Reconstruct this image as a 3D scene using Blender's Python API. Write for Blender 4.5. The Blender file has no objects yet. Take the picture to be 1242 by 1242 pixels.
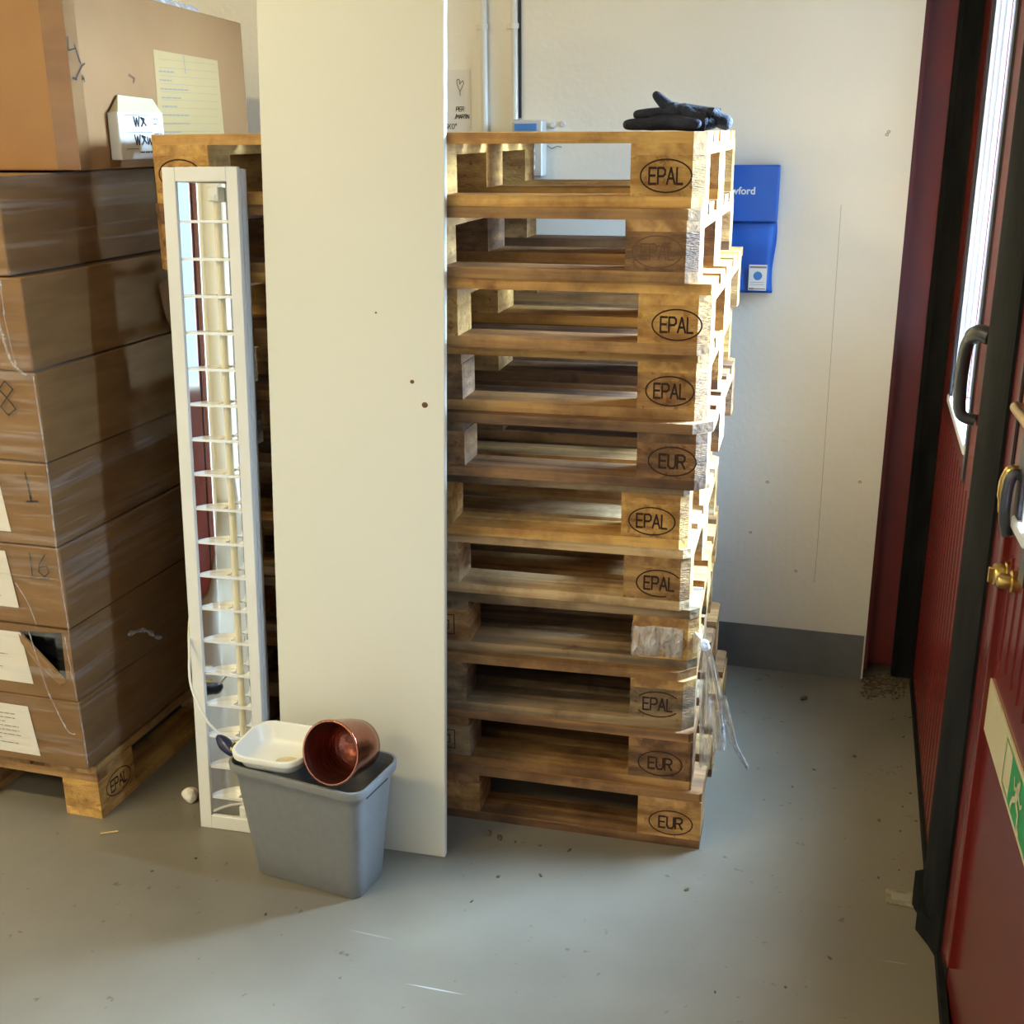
import bpy, bmesh, math, random
from mathutils import Vector, Matrix, noise as mnoise
random.seed(7)
C = bpy.context.scene.collection
SC = bpy.context.scene
PI = math.pi
R = math.radians

# ------------------------------------------------------------------ camera
cam_d = bpy.data.cameras.new('camera'); cam = bpy.data.objects.new('camera', cam_d); C.objects.link(cam)
SC.camera = cam
W, P, RO, H = R(16.208), R(18.052), R(-0.395), 1.588
def rz(v): return Vector((math.cos(W)*v[0]-math.sin(W)*v[1], math.sin(W)*v[0]+math.cos(W)*v[1], v[2]))
fw = rz((0, math.cos(P), -math.sin(P))); up = rz((0, math.sin(P), math.cos(P))); rt = rz((1, 0, 0))
rt2 = math.cos(RO)*rt + math.sin(RO)*up; up2 = -math.sin(RO)*rt + math.cos(RO)*up
m = Matrix.Identity(4)
for i in range(3):
    m[i][0] = rt2[i]; m[i][1] = up2[i]; m[i][2] = -fw[i]
m[2][3] = H
cam.matrix_world = m
cam_d.sensor_width = 36; cam_d.lens = 1421.54/1242*36; cam_d.clip_start = 0.02

# ------------------------------------------------------------------ colour management and world
SC.view_settings.view_transform = 'Standard'; SC.view_settings.look = 'None'
SC.view_settings.gamma = 1; SC.view_settings.use_curve_mapping = False
SC.view_settings.exposure = 0.10
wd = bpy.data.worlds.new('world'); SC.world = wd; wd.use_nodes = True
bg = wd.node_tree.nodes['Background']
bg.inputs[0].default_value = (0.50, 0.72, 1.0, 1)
# overcast sky, plus an added bright lobe that favours pallet sides over the wall
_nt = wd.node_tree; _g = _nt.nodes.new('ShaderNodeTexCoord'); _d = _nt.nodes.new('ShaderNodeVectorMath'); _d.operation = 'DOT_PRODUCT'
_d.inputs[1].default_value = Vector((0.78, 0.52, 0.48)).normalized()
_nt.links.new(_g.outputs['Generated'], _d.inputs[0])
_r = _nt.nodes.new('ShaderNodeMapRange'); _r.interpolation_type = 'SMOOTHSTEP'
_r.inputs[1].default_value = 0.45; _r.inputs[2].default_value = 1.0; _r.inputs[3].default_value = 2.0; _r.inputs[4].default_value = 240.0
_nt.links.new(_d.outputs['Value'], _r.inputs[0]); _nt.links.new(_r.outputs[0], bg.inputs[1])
try:
    SC.cycles.max_bounces = 8; SC.cycles.diffuse_bounces = 4; SC.cycles.transparent_max_bounces = 16
    SC.cycles.sample_clamp_indirect = 6; SC.cycles.use_denoising = True
    SC.cycles.caustics_reflective = True; SC.cycles.caustics_refractive = False
except Exception: pass

DOOR_Y = [(3.40, 2.33), (2.11, 1.02), (0.80, -0.29), (-0.51, -1.60)]     # leaves of the folding door, far to near
def area(name, loc, rot, sx, sy, power, col, portal=False):
    l = bpy.data.lights.new(name, 'AREA'); l.shape = 'RECTANGLE'; l.size = sx; l.size_y = sy
    l.energy = power; l.color = col
    o = bpy.data.objects.new(name, l); o.location = loc; o.rotation_euler = rot; C.objects.link(o)
    if portal: l.cycles.is_portal = True
    return o
# daylight portals in the door windows
for (yc, wy) in ((2.88, 0.58), (1.875, 0.16), (0.255, 0.84)):
    area('daylight_portal', (0.352, yc, 1.48), (0, R(90), 0), 1.16, wy, 1, (1, 1, 1), True)
LAMPS = [(-2.5, 0.5), (-2.3, -1.4), (-3.6, 1.9), (-1.2, -2.6)]
WARM = (1.0, 0.83, 0.47)
LAMP_E = [60, 44, 14, 12]

# ------------------------------------------------------------------ materials
def nd(nt, t, **k):
    n = nt.nodes.new(t)
    for a, b in k.items(): setattr(n, a, b)
    return n
def mk(name, c1, c2=None, scale=(1, 1, 1), ns=4.0, rough=0.6, metal=0.0, bump=0.0, bscale=None, detail=6, lo=0.35, hi=0.65, spec=0.5, coat=0.0, rnd=0.0, speck=None, distort=0.0, stain=None):
    mt = bpy.data.materials.new(name); mt.use_nodes = True; nt = mt.node_tree; L = nt.links
    b = nt.nodes['Principled BSDF']
    b.inputs['Roughness'].default_value = rough; b.inputs['Metallic'].default_value = metal
    b.inputs['Specular IOR Level'].default_value = spec; b.inputs['Coat Weight'].default_value = coat
    if c2 is None: c2 = tuple(x*0.9 for x in c1)
    tc = nd(nt, 'ShaderNodeTexCoord'); mp = nd(nt, 'ShaderNodeMapping'); mp.inputs['Scale'].default_value = scale
    oi = nd(nt, 'ShaderNodeObjectInfo'); mul = nd(nt, 'ShaderNodeMath', operation='MULTIPLY'); mul.inputs[1].default_value = 37.0
    add = nd(nt, 'ShaderNodeVectorMath', operation='ADD')
    L.new(oi.outputs['Random'], mul.inputs[0]); L.new(tc.outputs['Object'], add.inputs[0]); L.new(mul.outputs[0], add.inputs[1])
    L.new(add.outputs[0], mp.inputs['Vector'])
    n = nd(nt, 'ShaderNodeTexNoise'); n.inputs['Scale'].default_value = ns; n.inputs['Detail'].default_value = detail
    n.inputs['Distortion'].default_value = distort
    L.new(mp.outputs[0], n.inputs['Vector'])
    cr = nd(nt, 'ShaderNodeValToRGB'); cr.color_ramp.elements[0].position = lo; cr.color_ramp.elements[1].position = hi
    cr.color_ramp.elements[0].color = (*c1, 1); cr.color_ramp.elements[1].color = (*c2, 1)
    L.new(n.outputs['Fac'], cr.inputs[0])
    out = cr.outputs[0]
    if speck:
        n2 = nd(nt, 'ShaderNodeTexNoise'); n2.inputs['Scale'].default_value = speck[0]; n2.inputs['Detail'].default_value = 3
        L.new(add.outputs[0], n2.inputs['Vector'])
        c3 = nd(nt, 'ShaderNodeValToRGB'); c3.color_ramp.elements[0].position = speck[1]; c3.color_ramp.elements[1].position = speck[1]+0.06
        c3.color_ramp.elements[0].color = (1, 1, 1, 1); c3.color_ramp.elements[1].color = (*speck[2], 1)
        L.new(n2.outputs['Fac'], c3.inputs[0])
        mx = nd(nt, 'ShaderNodeMix', data_type='RGBA', blend_type='MULTIPLY'); mx.inputs[0].default_value = 1
        L.new(out, mx.inputs[6]); L.new(c3.outputs[0], mx.inputs[7]); out = mx.outputs[2]
    if stain:
        n4 = nd(nt, 'ShaderNodeTexNoise'); n4.inputs['Scale'].default_value = stain[0]; n4.inputs['Detail'].default_value = 5; n4.inputs['Roughness'].default_value = 0.65
        L.new(add.outputs[0], n4.inputs['Vector'])
        c4 = nd(nt, 'ShaderNodeValToRGB'); c4.color_ramp.elements[0].position = 0.36; c4.color_ramp.elements[1].position = 0.56
        c4.color_ramp.elements[0].color = (*stain[1], 1); c4.color_ramp.elements[1].color = (1, 1, 1, 1)
        L.new(n4.outputs['Fac'], c4.inputs[0])
        m5 = nd(nt, 'ShaderNodeMix', data_type='RGBA', blend_type='MULTIPLY'); m5.inputs[0].default_value = 1
        L.new(out, m5.inputs[6]); L.new(c4.outputs[0], m5.inputs[7]); out = m5.outputs[2]
    if rnd:
        hs = nd(nt, 'ShaderNodeHueSaturation'); mr = nd(nt, 'ShaderNodeMapRange')
        mr.inputs[3].default_value = 1-rnd; mr.inputs[4].default_value = 1+rnd
        L.new(oi.outputs['Random'], mr.inputs[0]); L.new(mr.outputs[0], hs.inputs['Value']); L.new(out, hs.inputs['Color']); out = hs.outputs[0]
    L.new(out, b.inputs['Base Color'])
    if bump:
        bn = nd(nt, 'ShaderNodeTexNoise'); bn.inputs['Scale'].default_value = bscale or ns*4; bn.inputs['Detail'].default_value = 4
        L.new(mp.outputs[0], bn.inputs['Vector'])
        bp = nd(nt, 'ShaderNodeBump'); bp.inputs['Strength'].default_value = bump; bp.inputs['Distance'].default_value = 0.01
        L.new(bn.outputs['Fac'], bp.inputs['Height']); L.new(bp.outputs[0], b.inputs['Normal'])
    return mt
M = {}
def wood(name, dark, light, axis, lo=0.38, hi=0.66):
    sc = [26, 26, 26]; sc[axis] = 1.6
    m_ = mk(name, dark, light, tuple(sc), 1.0, 0.72, bump=0.35, bscale=3, rnd=0.16, lo=lo, hi=hi, detail=8, speck=(9, 0.66, (0.62, 0.5, 0.4)), distort=0.4, stain=(6, (0.50, 0.44, 0.38)))
    return m_
TONES = {  # dark, light (albedo)
 'yellow': ((0.42, 0.20, 0.050), (0.72, 0.43, 0.12)),
 'tan':    ((0.26, 0.125, 0.038), (0.56, 0.32, 0.11)),
 'brown':  ((0.13, 0.062, 0.025), (0.34, 0.18, 0.070)),
 'grey':   ((0.14, 0.095, 0.055), (0.42, 0.28, 0.14)),
 'pale':   ((0.42, 0.26, 0.12), (0.72, 0.52, 0.27)),
}
for k, (d, l) in TONES.items():
    M['wx_'+k] = wood('wood_long_'+k, d, l, 0); M['wy_'+k] = wood('wood_cross_'+k, d, l, 1)
    M['wb_'+k] = mk('wood_block_'+k, d, l, (3, 3, 14), 3.0, 0.8, bump=0.5, bscale=30, rnd=0.12, speck=(60, 0.6, (0.7, 0.6, 0.5)), stain=(11, (0.58, 0.52, 0.46)))
M['stamp'] = mk('burnt_stamp', (0.035, 0.014, 0.008), rough=0.9)
M['stamp_faint'] = mk('faint_stamp', (0.16, 0.085, 0.04), rough=0.9)
M['ink'] = mk('black_ink', (0.02, 0.018, 0.018), rough=0.7)
M['wall'] = mk('painted_wall', (0.80, 0.765, 0.655), (0.83, 0.795, 0.69), (1, 1, 1), 3, 0.75, bump=0.12, bscale=60)
M['ceil'] = mk('ceiling_paint', (0.72, 0.69, 0.62), rough=0.9)
M['dado'] = mk('grey_dado_paint', (0.13, 0.13, 0.125), (0.17, 0.17, 0.16), ns=8, rough=0.45)
def floor_mat():
    mt = mk('painted_concrete', (0.165, 0.146, 0.112), (0.212, 0.191, 0.150), (1, 1, 1), 2.2, 0.36, bump=0.05, bscale=45, detail=10, speck=(38, 0.70, (0.55, 0.5, 0.45)))
    nt = mt.node_tree; L = nt.links; b = nt.nodes['Principled BSDF']
    # dirt and rust gathered beside the door track
    tc = nd(nt, 'ShaderNodeTexCoord'); sx = nd(nt, 'ShaderNodeSeparateXYZ'); L.new(tc.outputs['Object'], sx.inputs[0])
    n = nd(nt, 'ShaderNodeTexNoise'); n.inputs['Scale'].default_value = 7; n.inputs['Detail'].default_value = 8; L.new(tc.outputs['Object'], n.inputs['Vector'])
    mr = nd(nt, 'ShaderNodeMapRange'); mr.inputs[1].default_value = 0.02; mr.inputs[2].default_value = 0.30; L.new(sx.outputs[0], mr.inputs[0])
    mu = nd(nt, 'ShaderNodeMath', operation='MULTIPLY'); L.new(n.outputs['Fac'], mu.inputs[0]); L.new(mr.outputs[0], mu.inputs[1])
    src = b.inputs['Base Color'].links[0].from_socket
    mx = nd(nt, 'ShaderNodeMix', data_type='RGBA'); L.new(mu.outputs[0], mx.inputs[0]); L.new(src, mx.inputs[6]); mx.inputs[7].default_value = (0.17, 0.125, 0.06, 1)
    # pale scratches
    mp = nd(nt, 'ShaderNodeMapping'); mp.inputs['Rotation'].default_value = (0, 0, 0.9); mp.inputs['Scale'].default_value = (1.2, 26, 1); L.new(tc.outputs['Object'], mp.inputs['Vector'])
    n3 = nd(nt, 'ShaderNodeTexNoise'); n3.inputs['Scale'].default_value = 1.6; n3.inputs['Detail'].default_value = 2; n3.inputs['Distortion'].default_value = 0.3; L.new(mp.outputs[0], n3.inputs['Vector'])
    c3 = nd(nt, 'ShaderNodeValToRGB'); c3.color_ramp.elements[0].position = 0.74; c3.color_ramp.elements[1].position = 0.78; L.new(n3.outputs['Fac'], c3.inputs[0])
    m4 = nd(nt, 'ShaderNodeMix', data_type='RGBA'); L.new(c3.outputs[0], m4.inputs[0]); L.new(mx.outputs[2], m4.inputs[6]); m4.inputs[7].default_value = (0.42, 0.41, 0.38, 1)
    L.new(m4.outputs[2], b.inputs['Base Color'])
    return mt
M['floor'] = floor_mat()
M['red'] = mk('red_lacquered_metal', (0.115, 0.010, 0.008), (0.14, 0.013, 0.010), ns=2, rough=0.22, spec=0.6)
M['jamb'] = mk('red_painted_jamb', (0.115, 0.009, 0.008), (0.15, 0.012, 0.010), ns=6, rough=0.42)
M['rubber'] = mk('black_rubber', (0.006, 0.006, 0.006), (0.012, 0.012, 0.011), (1, 1, 0.3), 20, 0.85, bump=0.1, spec=0.10)
M['gasket'] = mk('dark_gasket', (0.02, 0.025, 0.032), rough=0.4)
M['alu'] = mk('anodised_aluminium', (0.70, 0.72, 0.74), rough=0.4, metal=0.35)
M['polished'] = mk('polished_steel_edge', (0.75, 0.75, 0.75), rough=0.08, metal=1)
M['brass'] = mk('brass', (0.60, 0.40, 0.13), (0.5, 0.33, 0.1), ns=20, rough=0.28, metal=1)
M['blackplastic'] = mk('black_plastic', (0.025, 0.025, 0.025), rough=0.35)
M['card'] = mk('brown_cardboard', (0.19, 0.098, 0.030), (0.25, 0.135, 0.046), (1, 1, 6), 5, 0.7, rnd=0.06, bump=0.05, bscale=12)
M['card_big'] = mk('plain_cardboard', (0.29, 0.138, 0.043), (0.33, 0.165, 0.054), (1, 1, 1), 4, 0.75, rnd=0.05)
M['tape'] = mk('brown_tape', (0.21, 0.10, 0.035), (0.26, 0.13, 0.045), (1, 1, 4), 6, 0.3)
M['tan_paper'] = mk('tan_document_pouch', (0.40, 0.26, 0.10), (0.44, 0.29, 0.12), ns=3, rough=0.45)
M['paper'] = mk('white_paper', (0.72, 0.68, 0.60), (0.78, 0.74, 0.66), ns=6, rough=0.8)
M['print'] = mk('grey_print', (0.25, 0.21, 0.18), rough=0.8)
M['white_paint'] = mk('white_enamel', (0.78, 0.76, 0.70), rough=0.35)
M['panel'] = mk('white_melamine', (0.71, 0.68, 0.56), (0.73, 0.70, 0.58), ns=1.5, rough=0.42)
M['edge'] = mk('raw_edge', (0.62, 0.55, 0.42), rough=0.7)
M['hole'] = mk('chipped_brown', (0.16, 0.08, 0.03), rough=0.9)
M['mirror'] = mk('polished_reflector', (0.86, 0.86, 0.84), rough=0.05, metal=1)
M['louvre'] = mk('satin_aluminium', (0.88, 0.88, 0.86), rough=0.25, metal=0.25)
M['tube'] = mk('frosted_tube', (0.78, 0.72, 0.52), rough=0.25)
M['grey_plastic'] = mk('grey_plastic', (0.175, 0.172, 0.165), (0.19, 0.187, 0.18), ns=60, rough=0.42, bump=0.05, bscale=250)
M['white_plastic'] = mk('white_plastic', (0.74, 0.72, 0.64), rough=0.35)
M['navy'] = mk('navy_plastic', (0.006, 0.009, 0.045), rough=0.3)
M['copper'] = mk('copper_glaze', (0.31, 0.11, 0.07), (0.37, 0.14, 0.09), ns=12, rough=0.18, metal=1, bump=0.12, bscale=14)
M['copper_in'] = mk('dark_copper_inside', (0.17, 0.045, 0.03), (0.23, 0.07, 0.045), (1, 1, 5), 8, 0.3, metal=0.85, bump=0.25)
M['glove'] = mk('black_knit', (0.008, 0.010, 0.018), (0.018, 0.022, 0.038), ns=30, rough=0.85, bump=0.5, bscale=220)
M['blue'] = mk('blue_vinyl', (0.006, 0.085, 0.42), (0.010, 0.11, 0.48), (1, 1, 0.7), 7, 0.42, bump=0.3, bscale=6)
M['blue_label'] = mk('blue_print', (0.05, 0.20, 0.50), rough=0.5)
M['white_ink'] = mk('white_print', (0.85, 0.85, 0.85), rough=0.6)
M['green'] = mk('sign_green', (0.01, 0.27, 0.07), rough=0.3)
M['cream'] = mk('luminous_cream', (0.62, 0.54, 0.32), rough=0.3)
M['rust'] = mk('rusty_plate', (0.14, 0.10, 0.05), (0.26, 0.22, 0.15), ns=40, rough=0.7)
M['edge_dull'] = mk('worn_metal', (0.25, 0.22, 0.16), rough=0.6)
M['dirt'] = mk('dirt', (0.07, 0.045, 0.02), (0.14, 0.09, 0.045), ns=40, rough=0.95, bump=0.6)
M['switch'] = mk('grey_switch_housing', (0.55, 0.53, 0.48), rough=0.4)
M['black_bag'] = mk('black_film', (0.006, 0.006, 0.008), ns=8, rough=0.28, bump=0.6, bscale=14)
M['pattern'] = mk('black_yellow_print', (0.01, 0.01, 0.015), (0.62, 0.48, 0.06), ns=55, rough=0.5, lo=0.5, hi=0.53, detail=1)
M['cable'] = mk('white_cable', (0.70, 0.67, 0.58), rough=0.4)
M['asphalt'] = mk('outdoor_asphalt', (0.05, 0.05, 0.05), rough=0.9)
def emat(name, col, s):
    mt = bpy.data.materials.new(name); mt.use_nodes = True; nt = mt.node_tree
    e = nd(nt, 'ShaderNodeEmission'); e.inputs[0].default_value = (*col, 1); e.inputs[1].default_value = s
    nt.links.new(e.outputs[0], nt.nodes['Material Output'].inputs[0]); return mt
M['lit'] = emat('lit_diffuser', WARM, 6)
def glass_mat():
    mt = bpy.data.materials.new('window_glass'); mt.use_nodes = True; nt = mt.node_tree; L = nt.links
    t = nd(nt, 'ShaderNodeBsdfTransparent'); t.inputs[0].default_value = (0.93, 0.96, 0.97, 1)
    g = nd(nt, 'ShaderNodeBsdfGlossy'); g.inputs['Roughness'].default_value = 0.02
    f = nd(nt, 'ShaderNodeFresnel'); ge = nd(nt, 'ShaderNodeNewGeometry'); mr = nd(nt, 'ShaderNodeMapRange'); mr.inputs[3].default_value = 1.45; mr.inputs[4].default_value = 1/1.45
    L.new(ge.outputs['Backfacing'], mr.inputs[0]); L.new(mr.outputs[0], f.inputs[0])
    mx = nd(nt, 'ShaderNodeMixShader'); L.new(f.outputs[0], mx.inputs[0]); L.new(t.outputs[0], mx.inputs[1]); L.new(g.outputs[0], mx.inputs[2])
    L.new(mx.outputs[0], nt.nodes['Material Output'].inputs[0]); return mt
M['glass'] = glass_mat()
def film_mat(name, base, streak, sc, ns=3.0, bump=0.6, lo=0.5, hi=0.75):
    mt = bpy.data.materials.new(name); mt.use_nodes = True; nt = mt.node_tree; L = nt.links
    tc = nd(nt, 'ShaderNodeTexCoord'); mp = nd(nt, 'ShaderNodeMapping'); mp.inputs['Scale'].default_value = sc; L.new(tc.outputs['Object'], mp.inputs[0])
    n = nd(nt, 'ShaderNodeTexNoise'); n.inputs['Scale'].default_value = ns; n.inputs['Detail'].default_value = 5; n.inputs['Distortion'].default_value = 0.6; L.new(mp.outputs[0], n.inputs[0])
    mr = nd(nt, 'ShaderNodeMapRange'); mr.inputs[1].default_value = lo; mr.inputs[2].default_value = hi; mr.inputs[3].default_value = base; mr.inputs[4].default_value = streak; L.new(n.outputs['Fac'], mr.inputs[0])
    bp = nd(nt, 'ShaderNodeBump'); bp.inputs['Strength'].default_value = bump; bp.inputs['Distance'].default_value = 0.02; L.new(n.outputs['Fac'], bp.inputs['Height'])
    t = nd(nt, 'ShaderNodeBsdfTransparent'); t.inputs[0].default_value = (0.97, 0.95, 0.93, 1)
    p = nd(nt, 'ShaderNodeBsdfPrincipled'); p.inputs['Base Color'].default_value = (0.75, 0.75, 0.76, 1); p.inputs['Roughness'].default_value = 0.16; p.inputs['Specular IOR Level'].default_value = 1.0
    L.new(bp.outputs[0], p.inputs['Normal'])
    mx = nd(nt, 'ShaderNodeMixShader'); L.new(mr.outputs[0], mx.inputs[0]); L.new(t.outputs[0], mx.inputs[1]); L.new(p.outputs[0], mx.inputs[2])
    L.new(mx.outputs[0], nt.nodes['Material Output'].inputs[0]); return mt
M['film'] = film_mat('stretch_film', 0.012, 0.20, (1.0, 0.8, 22), 2.6, lo=0.5, hi=0.72)
M['film_fold'] = film_mat('film_fold', 0.08, 0.5, (30, 30, 12), 3.0, 0.6, 0.4, 0.7)
M['film_thick'] = film_mat('gathered_film', 0.28, 0.80, (18, 18, 9), 3.0, 0.9, 0.35, 0.7)

# ------------------------------------------------------------------ geometry helpers
def BM(): return bmesh.new()
def bx(bm, x0, x1, y0, y1, z0, z1, T=None, bev=0.0, seg=1):
    vs = [bm.verts.new((x, y, z)) for z in (z0, z1) for y in (y0, y1) for x in (x0, x1)]
    fs = [(0,2,3,1), (4,5,7,6), (0,1,5,4), (2,6,7,3), (0,4,6,2), (1,3,7,5)]
    faces = [bm.faces.new([vs[i] for i in f]) for f in fs]
    if bev > 0:
        es = list({e for f in faces for e in f.edges})
        r = bmesh.ops.bevel(bm, geom=es, offset=bev, segments=seg, affect='EDGES', profile=0.5)
        vs = list({v for f in r['faces'] for v in f.verts} | {v for v in vs if v.is_valid})
    if T is not None:
        for v in vs: v.co = T @ v.co
    return vs
def prism(bm, pts, z0, z1, T=None):
    a = [bm.verts.new((p[0], p[1], z0)) for p in pts]; b = [bm.verts.new((p[0], p[1], z1)) for p in pts]
    bm.faces.new(a[::-1]); bm.faces.new(b); n = len(pts)
    for i in range(n): bm.faces.new((a[i], a[(i+1) % n], b[(i+1) % n], b[i]))
    if T is not None:
        for v in a+b: v.co = T @ v.co
    return a+b
def tube(bm, pts, r, n=10, cap=True):
    pts = [Vector(p) for p in pts]; rings = []; prev = None
    for i, p in enumerate(pts):
        d = (pts[min(i+1, len(pts)-1)] - pts[max(i-1, 0)]).normalized()
        if prev is None:
            s = d.cross(Vector((0, 0, 1)));
            if s.length < 1e-3: s = d.cross(Vector((0, 1, 0)))
            s.normalize()
        else: s = (prev - d*prev.dot(d)).normalized()
        prev = s; t = d.cross(s); rr = r[i] if isinstance(r, (list, tuple)) else r
        rings.append([bm.verts.new(p + s*math.cos(2*PI*k/n)*rr + t*math.sin(2*PI*k/n)*rr) for k in range(n)])
    for a, b in zip(rings, rings[1:]):
        for k in range(n): bm.faces.new((a[k], a[(k+1) % n], b[(k+1) % n], b[k]))
    if cap: bm.faces.new(rings[0][::-1]); bm.faces.new(rings[-1])
def lathe(bm, prof, n=48, T=None):
    rings = []
    for (r, z) in prof:
        rings.append([bm.verts.new((r*math.cos(2*PI*k/n), r*math.sin(2*PI*k/n), z)) for k in range(n)] if r > 1e-5 else [bm.verts.new((0, 0, z))])
    for a, b in zip(rings, rings[1:]):
        for k in range(n):
            j = (k+1) % n
            if len(a) == 1 and len(b) > 1: bm.faces.new((a[0], b[j], b[k]))
            elif len(b) == 1 and len(a) > 1: bm.faces.new((a[k], a[j], b[0]))
            elif len(a) > 1: bm.faces.new((a[k], a[j], b[j], b[k]))
    if T is not None:
        for r_ in rings:
            for v in r_: v.co = T @ v.co
def spline(pts, n=8):
    pts = [Vector(p) for p in pts]; out = []
    for i in range(len(pts)-1):
        p0 = pts[max(i-1, 0)]; p1 = pts[i]; p2 = pts[i+1]; p3 = pts[min(i+2, len(pts)-1)]
        for k in range(n):
            t = k/n
            out.append(0.5*((2*p1) + (p2-p0)*t + (2*p0-5*p1+4*p2-p3)*t*t + (-p0+3*p1-3*p2+p3)*t**3))
    return out + [pts[-1]]
def obj(name, bm, mat, parent=None, loc=(0, 0, 0), rot=(0, 0, 0), smooth=False, mats=None, keep=False):
    if not keep: bmesh.ops.recalc_face_normals(bm, faces=bm.faces)
    me = bpy.data.meshes.new(name); bm.to_mesh(me); bm.free()
    for x in (mats or [mat]): me.materials.append(x if not isinstance(x, str) else M[x])
    if smooth:
        for p in me.polygons: p.use_smooth = True
    o = bpy.data.objects.new(name, me); C.objects.link(o); o.location = loc; o.rotation_euler = rot
    if parent is not None: o.parent = parent
    return o
def smooth_by_angle(o, ang=35):
    me = o.data
    for p in me.polygons: p.use_smooth = True
    bm = bmesh.new(); bm.from_mesh(me)
    for e in bm.edges:
        if len(e.link_faces) == 2 and e.calc_face_angle(0) > R(ang): e.smooth = False
    bm.to_mesh(me); bm.free()
def tag(o, label=None, cat=None, group=None, kind=None):
    if label: o['label'] = label
    if cat: o['category'] = cat
    if group: o['group'] = group
    if kind: o['kind'] = kind
    return o
def empty(name, loc=(0, 0, 0), rot=(0, 0, 0), **k):
    o = bpy.data.objects.new(name, None); C.objects.link(o); o.location = loc; o.rotation_euler = rot; o.empty_display_size = 0.05
    return tag(o, **k)
def struct(name, bm, mat, parent=None, **k):
    o = obj(name, bm, mat, parent, **k)
    if parent is None: o['kind'] = 'structure'
    return o
# flat ribbons of ink. F maps (u, v) in metres to a point on a surface; h is the height above it
def ribbon(bm, pts, w, F, closed=False):
    pts = [Vector((p[0], p[1])) for p in pts]
    if closed: pts.append(pts[0])
    for a, b in zip(pts, pts[1:]):
        d = b-a
        if d.length < 1e-7: continue
        d.normalize(); n = Vector((-d.y, d.x))*w/2; e = d*w*0.3
        bm.faces.new([bm.verts.new(F(*q)) for q in (a-n-e, b-n+e, b+n+e, a+n-e)])
def oval(bm, cu, cv, ru, rv, w, F, n=36, a0=0.0, a1=2*PI):
    ring = []
    for i in range(n+1):
        a = a0+(a1-a0)*i/n
        ring.append([bm.verts.new(F(cu+(ru+s)*math.cos(a), cv+(rv+s)*math.sin(a))) for s in (-w/2, w/2)])
    for p, q in zip(ring, ring[1:]): bm.faces.new((p[0], q[0], q[1], p[1]))
def flat(bm, pts, F): bm.faces.new([bm.verts.new(F(*p)) for p in pts])
GL = {  # block capitals on a unit cell, u 0..w, v 0..1
 'E': (0.55, [[(0.55, 1), (0, 1), (0, 0), (0.55, 0)], [(0, 0.52), (0.48, 0.52)]]),
 'P': (0.58, [[(0, 0), (0, 1), (0.42, 1), (0.58, 0.86), (0.58, 0.62), (0.42, 0.48), (0, 0.48)]]),
 'A': (0.64, [[(0, 0), (0.32, 1), (0.64, 0)], [(0.12, 0.34), (0.52, 0.34)]]),
 'L': (0.48, [[(0, 1), (0, 0), (0.48, 0)]]),
 'U': (0.58, [[(0, 1), (0, 0.2), (0.14, 0), (0.44, 0), (0.58, 0.2), (0.58, 1)]]),
 'R': (0.6, [[(0, 0), (0, 1), (0.42, 1), (0.58, 0.86), (0.58, 0.64), (0.42, 0.5), (0, 0.5)], [(0.3, 0.5), (0.6, 0)]]),
 'K': (0.55, [[(0, 1), (0, 0)], [(0.55, 1), (0.05, 0.45)], [(0.15, 0.55), (0.55, 0)]]),
 'O': (0.6, [[(0.3, 1), (0.05, 0.8), (0, 0.5), (0.08, 0.15), (0.3, 0), (0.52, 0.15), (0.6, 0.5), (0.52, 0.85), (0.3, 1)]]),
 '*': (0.3, [[(0, 1), (0.2, 0.75)], [(0.2, 1), (0, 0.75)], [(0.1, 1.05), (0.1, 0.7)]]),
 '/': (0.35, [[(0, -0.1), (0.35, 1.1)]]),
 'M': (0.7, [[(0, 0), (0.05, 1), (0.35, 0.4), (0.65, 1), (0.7, 0)]]),
 'I': (0.1, [[(0.05, 0), (0.05, 1)]]),
 'N': (0.55, [[(0, 0), (0, 1), (0.55, 0), (0.55, 1)]]),
 'S': (0.5, [[(0.5, 0.9), (0.25, 1), (0, 0.8), (0.08, 0.56), (0.42, 0.44), (0.5, 0.2), (0.25, 0), (0, 0.12)]]),
 'T': (0.5, [[(0, 1), (0.5, 1)], [(0.25, 1), (0.25, 0)]]),
 'B': (0.5, [[(0, 0), (0, 1), (0.35, 1), (0.45, 0.8), (0.35, 0.54), (0, 0.52)], [(0.35, 0.54), (0.5, 0.3), (0.38, 0), (0, 0)]]),
 '4': (0.5, [[(0.12, 1), (0, 0.42), (0.45, 0.5)], [(0.42, 0.75), (0.5, 0)]]),
 '1': (0.3, [[(0.1, 1), (0.18, 0)], [(0.0, -0.02), (0.45, 0.02)]]),
 '6': (0.5, [[(0.42, 1), (0.08, 0.55), (0, 0.2), (0.25, 0), (0.5, 0.2), (0.42, 0.5), (0.05, 0.4)]]),
 '8': (0.5, [[(0.25, 0.52), (0.02, 0.75), (0.25, 1), (0.5, 0.78), (0.25, 0.52), (0, 0.24), (0.22, 0), (0.5, 0.2), (0.25, 0.52)]]),
 ' ': (0.3, []),
}
def letters(bm, s, u, v, h, w, F, gap=0.16, slant=0.0):
    for ch in s:
        cw_, st = GL[ch]
        for pl in st: ribbon(bm, [(u+(x+slant*y)*h, v+y*h) for x, y in pl], w, F)
        u += (cw_+gap)*h
    return u
def lwidth(s, h, gap=0.16): return sum(GL[c][0]+gap for c in s)*h - gap*h
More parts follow.
